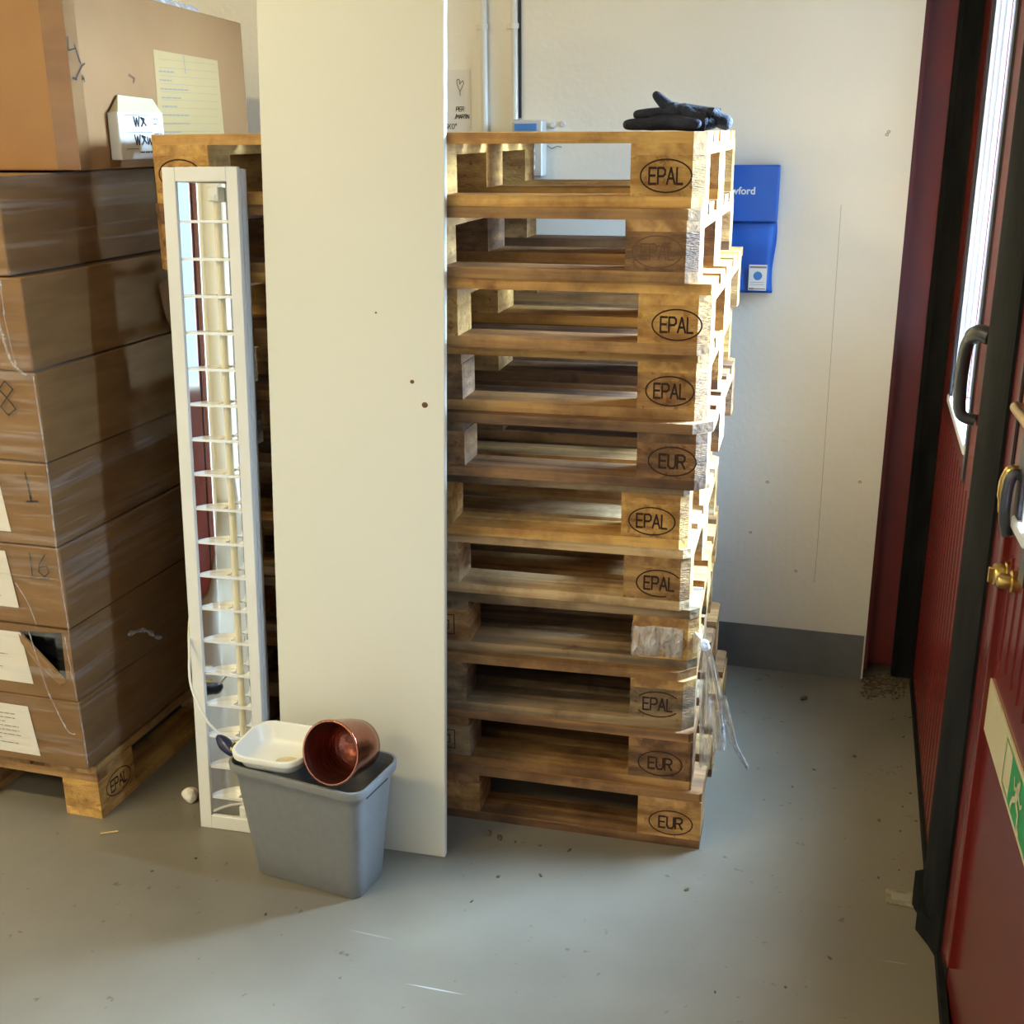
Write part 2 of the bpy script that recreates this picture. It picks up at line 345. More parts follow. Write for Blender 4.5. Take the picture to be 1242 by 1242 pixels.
def scribble_rows(bm, u0, u1, v0, v1, rows, F, w=0.0028, seed=1, frac=0.8):
    rr = random.Random(seed)
    for i in range(rows):
        v = v1-(i+0.5)*(v1-v0)/rows; u = u0
        end = u0+(u1-u0)*rr.uniform(0.35, 1.0)*frac
        while u < end:
            l = rr.uniform(0.006, 0.02); ribbon(bm, [(u, v), (min(u+l, end), v)], w, F); u += l+0.004

# ------------------------------------------------------------------ room shell
YW = 3.378; XL = -4.6; YR = -3.8; ZC = 3.2; XD = 0.26
def slab(name, x0, x1, y0, y1, z0, z1, mat):
    b = BM(); bx(b, x0, x1, y0, y1, z0, z1); return struct(name, b, mat)
slab('floor', XL-.2, 0.40, YR-.2, 3.70, -0.12, 0.0, 'floor')
slab('wall_back', XL-.2, 0.117, YW, YW+.32, 0.0, ZC, 'wall')
slab('wall_left', XL-.2, XL, YR-.2, YW, 0.0, ZC, 'wall')
slab('wall_rear', XL, 0.45, YR-.2, YR, 0.0, ZC, 'wall')
slab('ceiling', XL-.2, 0.45, YR-.2, YW+.32, ZC, ZC+.15, 'ceil')
slab('wall_right', XD, 0.45, YR, YW+.2, 2.42, ZC, 'wall')
slab('wall_corner', 0.117, 0.45, YW, YW+.32, 2.40, ZC, 'wall')['kind'] = 'structure'
slab('wall_near', XD, 0.45, YR, -1.72, 0.0, 2.42, 'wall')['kind'] = 'structure'
b = BM(); bx(b, XL, 0.112, YW-.004, YW, 0.0, 0.144); struct('baseboard_back', b, 'dado')
b = BM(); bx(b, 0.117, 0.215, 3.452, 3.50, 0.03, 2.42); bx(b, 0.117, 0.128, 3.395, 3.452, 0.03, 2.42); struct('trim_1', b, 'jamb')          # red jamb of the door opening
b = BM(); bx(b, 0.117, 0.45, 3.50, 3.70, -0.12, 2.6); bx(b, 0.285, 0.45, 3.39, 3.50, -0.12, 2.6); struct('trim_2', b, 'jamb')
b = BM(); bx(b, 0.262, 0.45, YR, 3.5, -0.12, 0.0006); struct('trim_4', b, 'rubber')
b = BM(); bx(b, 0.30, 14, -12, 16, -0.30, -0.13); struct('ground_outside', b, 'asphalt')
# hairline crack in the wall paint
b = BM()
Fw = lambda u, v: Vector((u, YW-0.0006, v))
ribbon(b, spline([(-0.045, 0.30, 0), (-0.044, 0.47, 0), (-0.047, 0.9, 0), (-0.052, 1.39, 0)], 5), 0.0012, Fw)
for (u, v) in ((0.054, 1.577), (0.050, 1.570), (-0.20, 0.60), (-0.10, 0.33), (-0.24, 0.44), (0.06, 0.62)): oval(b, u, v, 0.0035, 0.003, 0.003, Fw, 8)
o = obj('wall_scuffs', b, mk('scuff', (0.42, 0.38, 0.33), rough=0.9)); tag(o, kind='structure')

# folding door: each leaf a structure with its parts
def leaf(idx, y0, y1, x0, ang, sill=0.92, top=2.02, st=(0.2, 0.25), ribs=True):
    """y0 far edge, y1 near edge. Local: origin far edge floor, local -y runs towards the camera, +x outwards."""
    L_ = y0-y1; e = empty('door_%d' % idx, (x0, y0, 0), (0, 0, ang), kind='structure')
    T_ = 0.045; z0 = 0.001; zt = 2.42
    b = BM(); bx(b, 0, T_, -L_, 0, z0, sill)
    if ribs:
        k = -0.07
        while k > -L_+0.07:
            bx(b, -0.0016, 0.002, k-0.004, k+0.004, z0+0.05, sill-0.06); k -= 0.062
    obj('lower_panel', b, 'red', e)
    wf, wn = -st[0], -(L_-st[1])          # window far and near edges
    b = BM(); bx(b, 0, T_, wf, 0, sill, zt); obj('far_stile', b, 'red', e)
    b = BM(); bx(b, 0, T_, -L_, wn, sill, zt); obj('near_stile', b, 'red', e)
    b = BM(); bx(b, 0, T_, wn, wf, top, zt); obj('top_rail', b, 'red', e)
    b = BM()
    bx(b, -0.004, 0.004, wf-0.03, wf+0.012, sill-0.012, top); bx(b, -0.004, 0.004, wn-0.012, wn+0.03, sill-0.06, top)
    bx(b, 0.018, 0.032, wn+0.03, wf-0.03, top-0.03, top)
    obj('window_gasket', b, 'gasket', e)
    b = BM(); bx(b, -0.008, 0.022, wn+0.012, wf, sill-0.006, sill+0.016, bev=0.003); bx(b, 0.022, T_, wn, wf, sill-0.004, sill+0.004)
    obj('window_sill', b, 'alu', e)
    b = BM(); bx(b, 0.002, 0.036, wf-0.042, wf-0.030, sill+0.016, top); bx(b, 0.014, 0.018, wf-0.044, wf-0.042, sill+0.016, top); bx(b, 0.026, 0.029, wf-0.044, wf-0.042, sill+0.016, top); obj('window_reveal', b, 'alu', e)
    b = BM(); bx(b, 0.038, 0.042, wn+0.01, wf-0.01, sill+0.01, top-0.01); obj('glass', b, 'glass', e)
    return e
d1 = leaf(1, 3.40, 2.33, XD, 0, st=(0.24, 0.27))
ANG2 = R(2.6)
d2 = leaf(2, 2.11, 1.02, 0.272, ANG2, sill=0.98, st=(0.17, 0.80), ribs=False)
leaf(3, 0.80, -0.29, 0.30, 0, st=(0.14, 0.14))
for i_, (a_, c_) in enumerate(DOOR_Y[3:]):          # windowless leaves beyond the view
    b = BM(); bx(b, 0.30, 0.345, c_, a_, 0.001, 2.42); struct('door_%d' % (4+i_), b, 'red')
# ribbed bead lines on the second leaf and black joint of the pass door
b = BM()
k = -0.135
while k > -1.0: bx(b, -0.0025, 0.001, k-0.004, k+0.004, 0.75, 0.93); k -= 0.055
obj('panel_bead', b, 'red', d2)
b = BM(); bx(b, -0.0015, 0.002, -0.092, -0.072, 0.012, 2.4); obj('joint_seal', b, 'rubber', d2)
b = BM(); bx(b, -0.004, 0.002, -0.122, -0.098, 0.70, 0.945, bev=0.001); obj('edge_plate', b, 'polished', d2)
b = BM(); bx(b, -0.012, 0.002, -0.150, -0.122, 0.10, 0.95, bev=0.002); obj('pass_door_edge', b, 'red', d2)
# lock, lever and bar in brass
b = BM()
Tl = Matrix.Translation((-0.006, -0.160, 0.888)) @ Matrix.Rotation(R(90), 4, 'Y')
lathe(b, [(0, -0.016), (0.017, -0.016), (0.019, -0.013), (0.019, 0.000), (0.023, 0.002), (0.023, 0.012), (0, 0.012)], 24, Tl); bx(b, -0.030, -0.020, -0.164, -0.156, 0.874, 0.900, bev=0.001)
o = obj('lock_cylinder', b, 'brass', d2, smooth=False); smooth_by_angle(o)
b = BM(); lathe(b, [(0, -0.008), (0.010, -0.008), (0.012, -0.004), (0.012, 0.01), (0.018, 0.012), (0.018, 0.02), (0, 0.02)], 24, Matrix.Translation((-0.02, -0.235, 0.905)) @ Matrix.Rotation(R(90), 4, 'Y')); o = obj('lock_knob', b, 'brass', d2); smooth_by_angle(o)
b = BM(); tube(b, spline([(0.0, -0.13, 1.160), (-0.010, -0.13, 1.160), (-0.016, -0.15, 1.163), (-0.016, -0.40, 1.165)], 5), 0.009, 14); o = obj('panic_bar', b, 'brass', d2); smooth_by_angle(o)
b = BM(); tube(b, spline([(0.0, -0.13, 1.055), (-0.010, -0.13, 1.055), (-0.016, -0.127, 1.035), (-0.015, -0.123, 1.0), (-0.010, -0.12, 0.962)], 6), [0.011]*8+[0.010]*9+[0.008]*4+[0.005]*4, 14); o = obj('lever_handle', b, 'brass', d2); smooth_by_angle(o)
b = BM(); tube(b, spline([(0.0, -0.165, 1.06), (-0.012, -0.165, 1.06), (-0.018, -0.167, 1.04), (-0.018, -0.167, 0.99), (-0.010, -0.167, 0.96)], 6), 0.009, 12); o = obj('inner_lever', b, 'blackplastic', d2); smooth_by_angle(o)
# pull handle on the first leaf
b = BM()
hp = spline([(-0.002, -0.99, 1.205), (-0.022, -0.975, 1.208), (-0.036, -0.945, 1.185), (-0.038, -0.915, 1.14), (-0.037, -0.90, 1.08), (-0.030, -0.90, 1.03), (-0.002, -0.905, 1.02)], 6)
tube(b, hp, [0.017]*10+[0.013]*(len(hp)-18)+[0.012]*8, 12); o = obj('pull_handle', b, 'blackplastic', d1); smooth_by_angle(o)
# rubber finger guards between leaves
def guard(idx, pts, foot=True, z0=0.001):
    b = BM(); prism(b, pts, z0, 2.42); o = struct('door_%d' % idx, b, 'rubber')
    smooth_by_angle(o, 40); return o
guard(5, [(0.264, 2.345), (0.252, 2.33), (0.243, 2.30), (0.241, 2.26), (0.244, 2.21), (0.252, 2.15), (0.266, 2.112), (0.31, 2.112), (0.31, 2.345)])
guard(6, [(0.27, 3.397), (0.255, 3.42), (0.235, 3.425), (0.212, 3.418), (0.20, 3.43), (0.20, 3.452), (0.30, 3.46), (0.305, 3.397)])
guard(7, [(0.29, 1.02), (0.28, 0.97), (0.28, 0.85), (0.298, 0.80), (0.345, 0.80), (0.345, 1.02)])
guard(8, [(0.298, -0.29), (0.28, -0.34), (0.28, -0.46), (0.298, -0.51), (0.345, -0.51), (0.345, -0.29)])
b = BM(); prism(b, [(0.262, 2.35), (0.228, 2.33), (0.224, 2.28), (0.236, 2.25), (0.228, 2.20), (0.262, 2.13)], 0.001, 0.055)
o = obj('door_foot_seal', b, 'rubber'); tag(o, kind='structure')
b = BM(); bx(b, 0.254, 0.262, 2.35, 3.39, 0.0, 0.03); bx(b, 0.262, 0.275, 1.02, 2.10, 0.0, 0.028); struct('trim_3', b, 'rubber')

# low exit sign on the second leaf
sg = empty('emergency_exit_sign', (0.272, 2.11, 0), (0, 0, ANG2), label='green and cream running man exit sign fixed low on the red door', cat='sign')
b = BM(); bx(b, -0.0035, -0.0005, -0.68, -0.098, 0.600, 0.697); obj('sign_plate', b, 'cream', sg)
Fs = lambda u, v: Vector((-0.0042, -u, v))
b = BM()
flat(b, [(0.40, 0.609), (0.66, 0.609), (0.66, 0.689), (0.40, 0.689)], Fs)
for a, c in (((0.345, 0.612), (0.345, 0.688)), ((0.345, 0.688), (0.40, 0.688)), ((0.345, 0.612), (0.40, 0.612))): ribbon(b, [a, c], 0.003, Fs)
obj('green_field', b, 'green', sg)
Fs2 = lambda u, v: Vector((-0.0049, -u, v))
b = BM()   # running figure
oval(b, 0.470, 0.676, 0.003, 0.0045, 0.006, Fs2, 14)
for pl, w in (([(0.465, 0.668), (0.458, 0.645)], 0.018), ([(0.462, 0.664), (0.440, 0.655), (0.432, 0.668)], 0.006), ([(0.465, 0.664), (0.490, 0.652), (0.500, 0.660)], 0.006),
              ([(0.456, 0.645), (0.436, 0.634), (0.428, 0.616)], 0.009), ([(0.460, 0.645), (0.484, 0.636), (0.484, 0.616), (0.500, 0.614)], 0.009)): ribbon(b, pl, w, Fs2)
obj('running_figure', b, 'cream', sg)
b = BM(); flat(b, [(0.55, 0.655), (0.60, 0.655), (0.60, 0.670), (0.64, 0.649), (0.60, 0.628), (0.60, 0.643), (0.55, 0.643)], Fs2)
obj('arrow', b, 'cream', sg)

# ------------------------------------------------------------------ ceiling lamps (behind and above the view)
for i, (x, y) in enumerate(LAMPS):
    e = empty('ceiling_light', (x, y, ZC), label='warm fluorescent ceiling light above the %s' % ['middle of the floor', 'rear of the room', 'left side of the room', 'rear wall by the doors'][i], cat='ceiling light', group='ceiling lights')
    b = BM(); bx(b, -0.62, 0.62, -0.10, 0.10, -0.07, 0.0, bev=0.01); obj('housing', b, 'white_paint', e)
    b = BM(); bx(b, -0.60, 0.60, -0.085, 0.085, -0.078, -0.0705); obj('diffuser', b, 'lit', e)
    area('lamp_light', (x, y, ZC-0.09), (0, 0, 0), 1.2, 0.18, LAMP_E[i], WARM)

# ------------------------------------------------------------------ wall fittings
for (x, lbl, zb) in ((-1.051, 'left of two white vertical conduits on the back wall', 0.3), (-0.962, 'right white vertical conduit on the back wall, running down to the switch box', 1.617)):
    e = empty('cable_conduit', (x, YW, 0), label=lbl, cat='conduit', group='white conduits on the back wall')
    b = BM(); tube(b, [(0, -0.011, zb), (0, -0.011, 3.19)], 0.0095, 14); o = obj('pipe', b, 'white_plastic', e); smooth_by_angle(o)
    for z in (1.862, 2.6):
        b = BM(); tube(b, [(0, -0.011, z-0.007), (0, -0.011, z+0.007)], 0.013, 14); bx(b, -0.024, 0.012, -0.009, 0.0, z-0.006, z+0.006)
        obj('clip', b, 'white_plastic', e)
b = BM(); bx(b, -0.003, 0.003, -0.008, 0, 1.62, 3.19); o = obj('conduit_joint', b, 'ink', None, (-0.946, YW, 0)); o.location.x = -0.9485; tag(o, 'thin dark cable running beside the right wall conduit', 'cable')
e = empty('switch_box', (0, 0, 0), label='grey wall switch box with blue label strip behind the pallet top', cat='switch box')
b = BM(); bx(b, -0.960, -0.872, YW-0.05, YW, 1.462, 1.614, bev=0.004); obj('housing', b, 'switch', e)
b = BM(); bx(b, -0.952, -0.888, YW-0.0525, YW-0.05, 1.586, 1.605); obj('blue_strip', b, 'blue_label', e)
for z in (1.488, 1.512, 1.536, 1.56):
    b = BM(); bx(b, -0.907, -0.893, YW-0.056, YW-0.05, z-0.007, z+0.007, bev=0.001); obj('switch_key', b, 'white_plastic', e)
for (x, z) in ((-0.853, 1.600), (-0.825, 1.603)):
    b = BM(); lathe(b, [(0, 0.006), (0.006, 0.006), (0.009, 0.0), (0, 0.0)], 16, Matrix.Translation((x, YW, z)) @ Matrix.Rotation(R(90), 4, 'X'))
    o = obj('wall_screw', b, 'alu'); tag(o, 'small round screw head in the wall, %s of two beside the switch box' % ('left' if x < -0.84 else 'right'), 'screw')
b = BM(); tube(b, spline([(-0.868, YW-.006, 1.545), (-0.855, YW-.008, 1.538), (-0.84, YW-.008, 1.543), (-0.826, YW-.006, 1.541)], 5), 0.0016, 6); o = obj('wall_wire', b, 'print'); tag(o, 'short loose grey wire on wall right of the switch box', 'wire')
# note with heart
e = empty('paper_note', (0, 0, 0), label='pale paper note with a heart and handwriting taped to back wall', cat='note')
b = BM(); bx(b, -1.33, -1.096, YW-0.002, YW-0.0003, 1.50, 1.752); obj('sheet', b, 'paper', e)
Fn = lambda u, v: Vector((u, YW-0.0028, v))
b = BM()
ribbon(b, [(-1.1265, 1.682), (-1.1275, 1.694), (-1.132, 1.704), (-1.1365, 1.716), (-1.136, 1.724), (-1.132, 1.727), (-1.128, 1.723), (-1.1275, 1.713), (-1.123, 1.719), (-1.118, 1.722), (-1.1155, 1.715), (-1.119, 1.708), (-1.127, 1.694)], 0.0016, Fn)
letters(b, 'PER', -1.140, 1.640, 0.012, 0.0018, Fn, 0.12, 0.1); letters(b, '/MARTIN', -1.144, 1.620, 0.011, 0.0018, Fn, 0.06, 0.1)
letters(b, 'TASKO*', -1.195, 1.592, 0.014, 0.0018, Fn, 0.18, 0.05)
obj('handwriting', b, 'ink', e)
# blue document pouch
e = empty('document_pouch', (0, 0, 0), label='blue vinyl document pouch with white lettering hanging on the back wall', cat='pouch')
b = BM()
def wav(u, v): return 0.004*math.sin(v*60)+0.003*math.sin(u*45+v*20)
nx, nz = 8, 18
grid = []
for j in range(nz+1):
    z = 1.152+(1.345-1.152)*j/nz; row = []
    for i in range(nx+1):
        x = -0.425+(0.205+0.004*math.sin(z*30))*i/nx; d = 0.018+0.010*math.sin(PI*i/nx)+wav(x, z)*0.8
        row.append(b.verts.new((x, YW-d, z)))
    grid.append(row)
for r0, r1 in zip(grid, grid[1:]):
    for i in range(nx): b.faces.new((r0[i], r0[i+1], r1[i+1], r1[i]))
bd = [v for v in grid[0]]+[r_[-1] for r_ in grid[1:]]+grid[-1][:-1][::-1]+[r_[0] for r_ in grid[1:-1]][::-1]
bk = [b.verts.new((v.co.x, YW-0.001, v.co.z)) for v in bd]
for i in range(len(bd)): j = (i+1) % len(bd); b.faces.new((bd[i], bd[j], bk[j], bk[i]))
obj('pocket', b, 'blue', e, smooth=True)
b = BM(); bx(b, -0.427, -0.217, YW-0.036, YW-0.001, 1.345, 1.494, bev=0.004, seg=2); obj('flap', b, 'blue', e)
b = BM(); bx(b, -0.366, -0.350, YW-0.036, YW-0.022, 1.315, 1.345, bev=0.002); obj('buckle', b, 'blackplastic', e)
cu = bpy.data.curves.new('pouch_lettering', 'FONT'); cu.body = 'Crawford'; cu.size = 0.027; cu.extrude = 0.0003; cu.align_x = 'RIGHT'; cu.offset = 0.0007
to = bpy.data.objects.new('tmp', cu); C.objects.link(to); bpy.context.view_layer.update()
me = bpy.data.meshes.new_from_object(to.evaluated_get(bpy.context.evaluated_depsgraph_get())); bpy.data.objects.remove(to)
o = bpy.data.objects.new('lettering', me); me.materials.clear(); me.materials.append(M['white_ink']); C.objects.link(o); o.parent = e
o.location = (-0.278, YW-0.0368, 1.418); o.rotation_euler = (R(90), 0, 0)
b = BM(); bx(b, -0.284, -0.235, YW-0.0345, YW-0.033, 1.160, 1.230); st_ = obj('sticker', b, 'paper', e)
b = BM(); Fb = lambda u, v: Vector((u, YW-0.0350, v))
oval(b, -0.2595, 1.200, 0.006, 0.006, 0.012, Fb, 24); obj('blue_disc', b, 'blue_label', st_)
b = BM(); ribbon(b, [(-0.281, 1.2235), (-0.238, 1.2235)], 0.005, Fb); ribbon(b, [(-0.281, 1.1645), (-0.270, 1.1645)], 0.005, Fb); ribbon(b, [(-0.267, 1.1645), (-0.238, 1.1645)], 0.003, Fb)
for z in (1.182, 1.176): ribbon(b, [(-0.278, z), (-0.242, z)], 0.001, Fb)
obj('small_print', b, 'print', st_)

# ------------------------------------------------------------------ pallets
PL, PW, PH = 1.2, 0.8, 0.144
def cham(x0, x1, y0, y1, c, right_front=True):
    """plan outline with a chamfer at the outer corner only where the piece sits on it"""
    if c <= 0: return [(x0, y0), (x1, y0), (x1, y1), (x0, y1)]
    pts = []
    for (x, y, sx, sy) in ((x0, y0, 1, 1), (x1, y0, -1, 1), (x1, y1, -1, -1), (x0, y1, 1, -1)):
        corner = (abs(x+PL) < 0.001 or abs(x) < 0.02) and (abs(y) < 0.02 or abs(y-PW) < 0.02)
        if corner:
            q = [(x, y+sy*c), (x+sx*c, y)]
            if (x, y) in ((x1, y0), (x0, y1)): q = q[::-1]
            pts += q
        else: pts.append((x, y))
    return pts
def stamp_mesh(text, kind, u, v, F):
    b = BM()
    h = 0.030 if text == 'EPAL' else 0.029
    kx = .80 if text == 'EPAL' else .9; w = lwidth(text, h)*kx
    if kind == 'arcs':
        oval(b, u, v, 0.052, 0.031, 0.0030, F, 20, R(35), R(145)); oval(b, u, v, 0.052, 0.031, 0.0030, F, 20, R(215), R(325))
    elif kind == 'worn':
        oval(b, u, v, 0.050, 0.031, 0.0034, F, 30, R(30), R(290))
    else: oval(b, u, v, 0.050, 0.031, 0.0030 if kind != 'faint' else 0.0022, F)
    letters(b, text, 0, v-h/2, h, 0.0046 if kind != 'faint' else 0.003, lambda a, c: F(u-w/2+a*kx, c))
    return b
def pallet(k, loc, ang, tone, stamps, c_deck, c_blk, tones=None, deck_over=0.0, label='', group=None, mids=None):
    e = empty('wooden_pallet', loc, (0, 0, ang), label=label, cat='pallet', group=group)
    rr = random.Random(100+k)
    tl = lambda: rr.choice(tones) if tones else tone
    bz = [0.0, 0.022, 0.100, 0.122, 0.1435]
    # bottom boards
    for (y0, y1) in ((0, .1), (.3275, .4725), (.7, .8)):
        b = BM(); j = rr.uniform(-.003, .003)
        prism(b, cham(-PL, 0, y0, y1, c_blk if y0 != .3275 else 0), bz[0], bz[1]); obj('bottom_board', b, 'wx_'+tl(), e)
    # blocks
    for xi, (x0, x1) in enumerate(((-1.2, -1.055), (-.6725, -.5275), (-.145, 0))):
        for (y0, y1) in ((0, .1), (.3275, .4725), (.7, .8)):
            dx = rr.uniform(-.004, .004) if xi == 1 else 0
            b = BM(); prism(b, cham(x0+dx, x1+dx, y0, y1, c_blk if xi != 1 and y0 != .3275 else 0), bz[1], bz[2])
            ob = obj('block', b, 'wb_'+tl(), e)
            for (si, sy, text, kind, su) in stamps:
                if si == xi and abs(sy-(y0 if sy < .4 else y1)) < 1e-3:
                    s = -1 if sy < .4 else 1
                    F = (lambda u, v: Vector((u, -0.0008, v))) if s < 0 else (lambda u, v: Vector((2*su-u, 0.8008, v)))
                    sm = obj('stamp', stamp_mesh(text, kind, su, 0.061, F), 'stamp_faint' if kind == 'faint' else 'stamp', ob)
            if mids and xi == 1 and y0 == 0:
                b = BM(); F = lambda u, v: Vector((u, -0.0008, v))
                if mids == 'box':
                    ribbon(b, [(-.66, .038), (-.562, .038), (-.562, .086), (-.66, .086)], .0024, F, True); letters(b, 'IPPC', -.65, .045, .02, .002, F) if False else None
                    ribbon(b, [(-.60, .052), (-.575, .052), (-.575, .072), (-.60, .072)], .0024, F, True)
                    letters(b, 'SE', -.66, .026, .009, .002, F)
                else: letters(b, 'B1', -.565, .062, .010, .002, F)
                obj('marking', b, 'stamp', ob)
    # stringer boards
    for (x0, x1) in ((-1.2, -1.055), (-.6725, -.5275), (-.145, 0)):
        b = BM(); prism(b, cham(x0, x1, 0, PW, c_blk if abs(x0+.6725) > .1 else 0), bz[2], bz[3]); obj('stringer_board', b, 'wy_'+tl(), e)
    # deck boards
    for i, (y0, y1) in enumerate(((0, .145), (.186, .286), (.3275, .4725), (.514, .614), (.655, .8))):
        b = BM(); j = rr.uniform(-.003, .002)
        x1 = deck_over if i == 0 else j
        prism(b, cham(-PL, x1, y0-(deck_over*.6 if i == 0 else 0), y1, c_deck if i in (0, 4) else 0), bz[3], bz[4]); obj('deck_board', b, 'wx_'+tl(), e)
    return e
RF = (2, 0.0)
PD = [ # x, y, angle, tone, tones, stamp, kind, su, deck chamfer, block chamfer, extra
 (-0.295, 2.366, 1.73, 'yellow', ['yellow'], 'EPAL', 'full', -.075, .024, .024, 0, None, 'topmost pallet of the stack, golden boards, with the black gloves lying on it'),
 (-0.300, 2.352, 1.0, 'tan', ['tan', 'brown', 'tan'], 'EPAL', 'faint', -.080, .022, .024, 0, None, 'second pallet from the top of the stack, its oval stamp faded'),
 (-0.271, 2.358, 1.2, 'yellow', ['yellow', 'tan'], 'EPAL', 'full', -.066, 0, .024, 0, None, 'third pallet from the top of the stack, broad square-ended front board'),
 (-0.275, 2.396, 2.4, 'tan', ['yellow', 'tan', 'brown'], 'EPAL', 'full', -.077, .022, .024, 0, 'box', 'fourth pallet from the top of the stack, dark crisp oval stamp'),
 (-0.268, 2.370, 1.6, 'brown', ['brown', 'brown', 'grey'], 'EUR', 'full', -.070, .040, .022, .010, None, 'fifth pallet from the top of the stack, dark brown overhanging front board'),
 (-0.303, 2.398, 2.9, 'tan', ['tan', 'yellow', 'grey'], 'EPAL', 'full', -.078, .012, .018, 0, None, 'sixth pallet from the top, middle of the stack, set furthest back to the left'),
 (-0.295, 2.400, 2.2, 'pale', ['pale', 'pale', 'tan'], 'EPAL', 'worn', -.066, .016, .020, 0, 'txt', 'seventh pallet from the top, pale boards and a partly worn oval stamp'),
 (-0.272, 2.410, 3.4, 'tan', ['tan', 'yellow', 'grey'], 'EPAL', 'faint', -.076, .020, .022, 0, 'box', 'eighth pallet from the top, its corner block wrapped in knotted clear film'),
 (-0.271, 2.390, 3.8, 'grey', ['grey', 'tan', 'grey'], 'EPAL', 'arcs', -.082, .040, .026, 0, None, 'ninth pallet from the top, grey weathered block below the film knot'),
 (-0.269, 2.377, 2.2, 'grey', ['grey', 'tan', 'brown'], 'EUR', 'full', -.072, .010, .004, 0, 'box', 'tenth pallet from the top, second from the floor, thin light oval stamp'),
 (-0.242, 2.366, 2.0, 'tan', ['tan', 'brown', 'tan'], 'EUR', 'full', -.068, .006, 0, 0, None, 'bottom pallet of the stack, standing directly on the floor'),
]
for k, (x, y, a, tone, tones, st, kd, su, cd, cb, ov, mid, lab) in enumerate(PD):
    stamps = [(2, 0.0, st, kd, su)]
    if k == 0: stamps.append((0, 0.0, 'EUR', 'full', -1.125))
    pallet(k, (x, y, PH*(10-k)), R(a), tone, stamps, cd, cb, tones, ov, lab, 'stacked pallets', mid)
pallet(20, (-2.455, 2.105, 0), R(-90), 'tan', [(2, 0.8, 'EPAL', 'full', -.078)], 0, 0, ['yellow', 'tan'], 0, 'wooden pallet on the floor carrying the film-wrapped brown cartons', None)

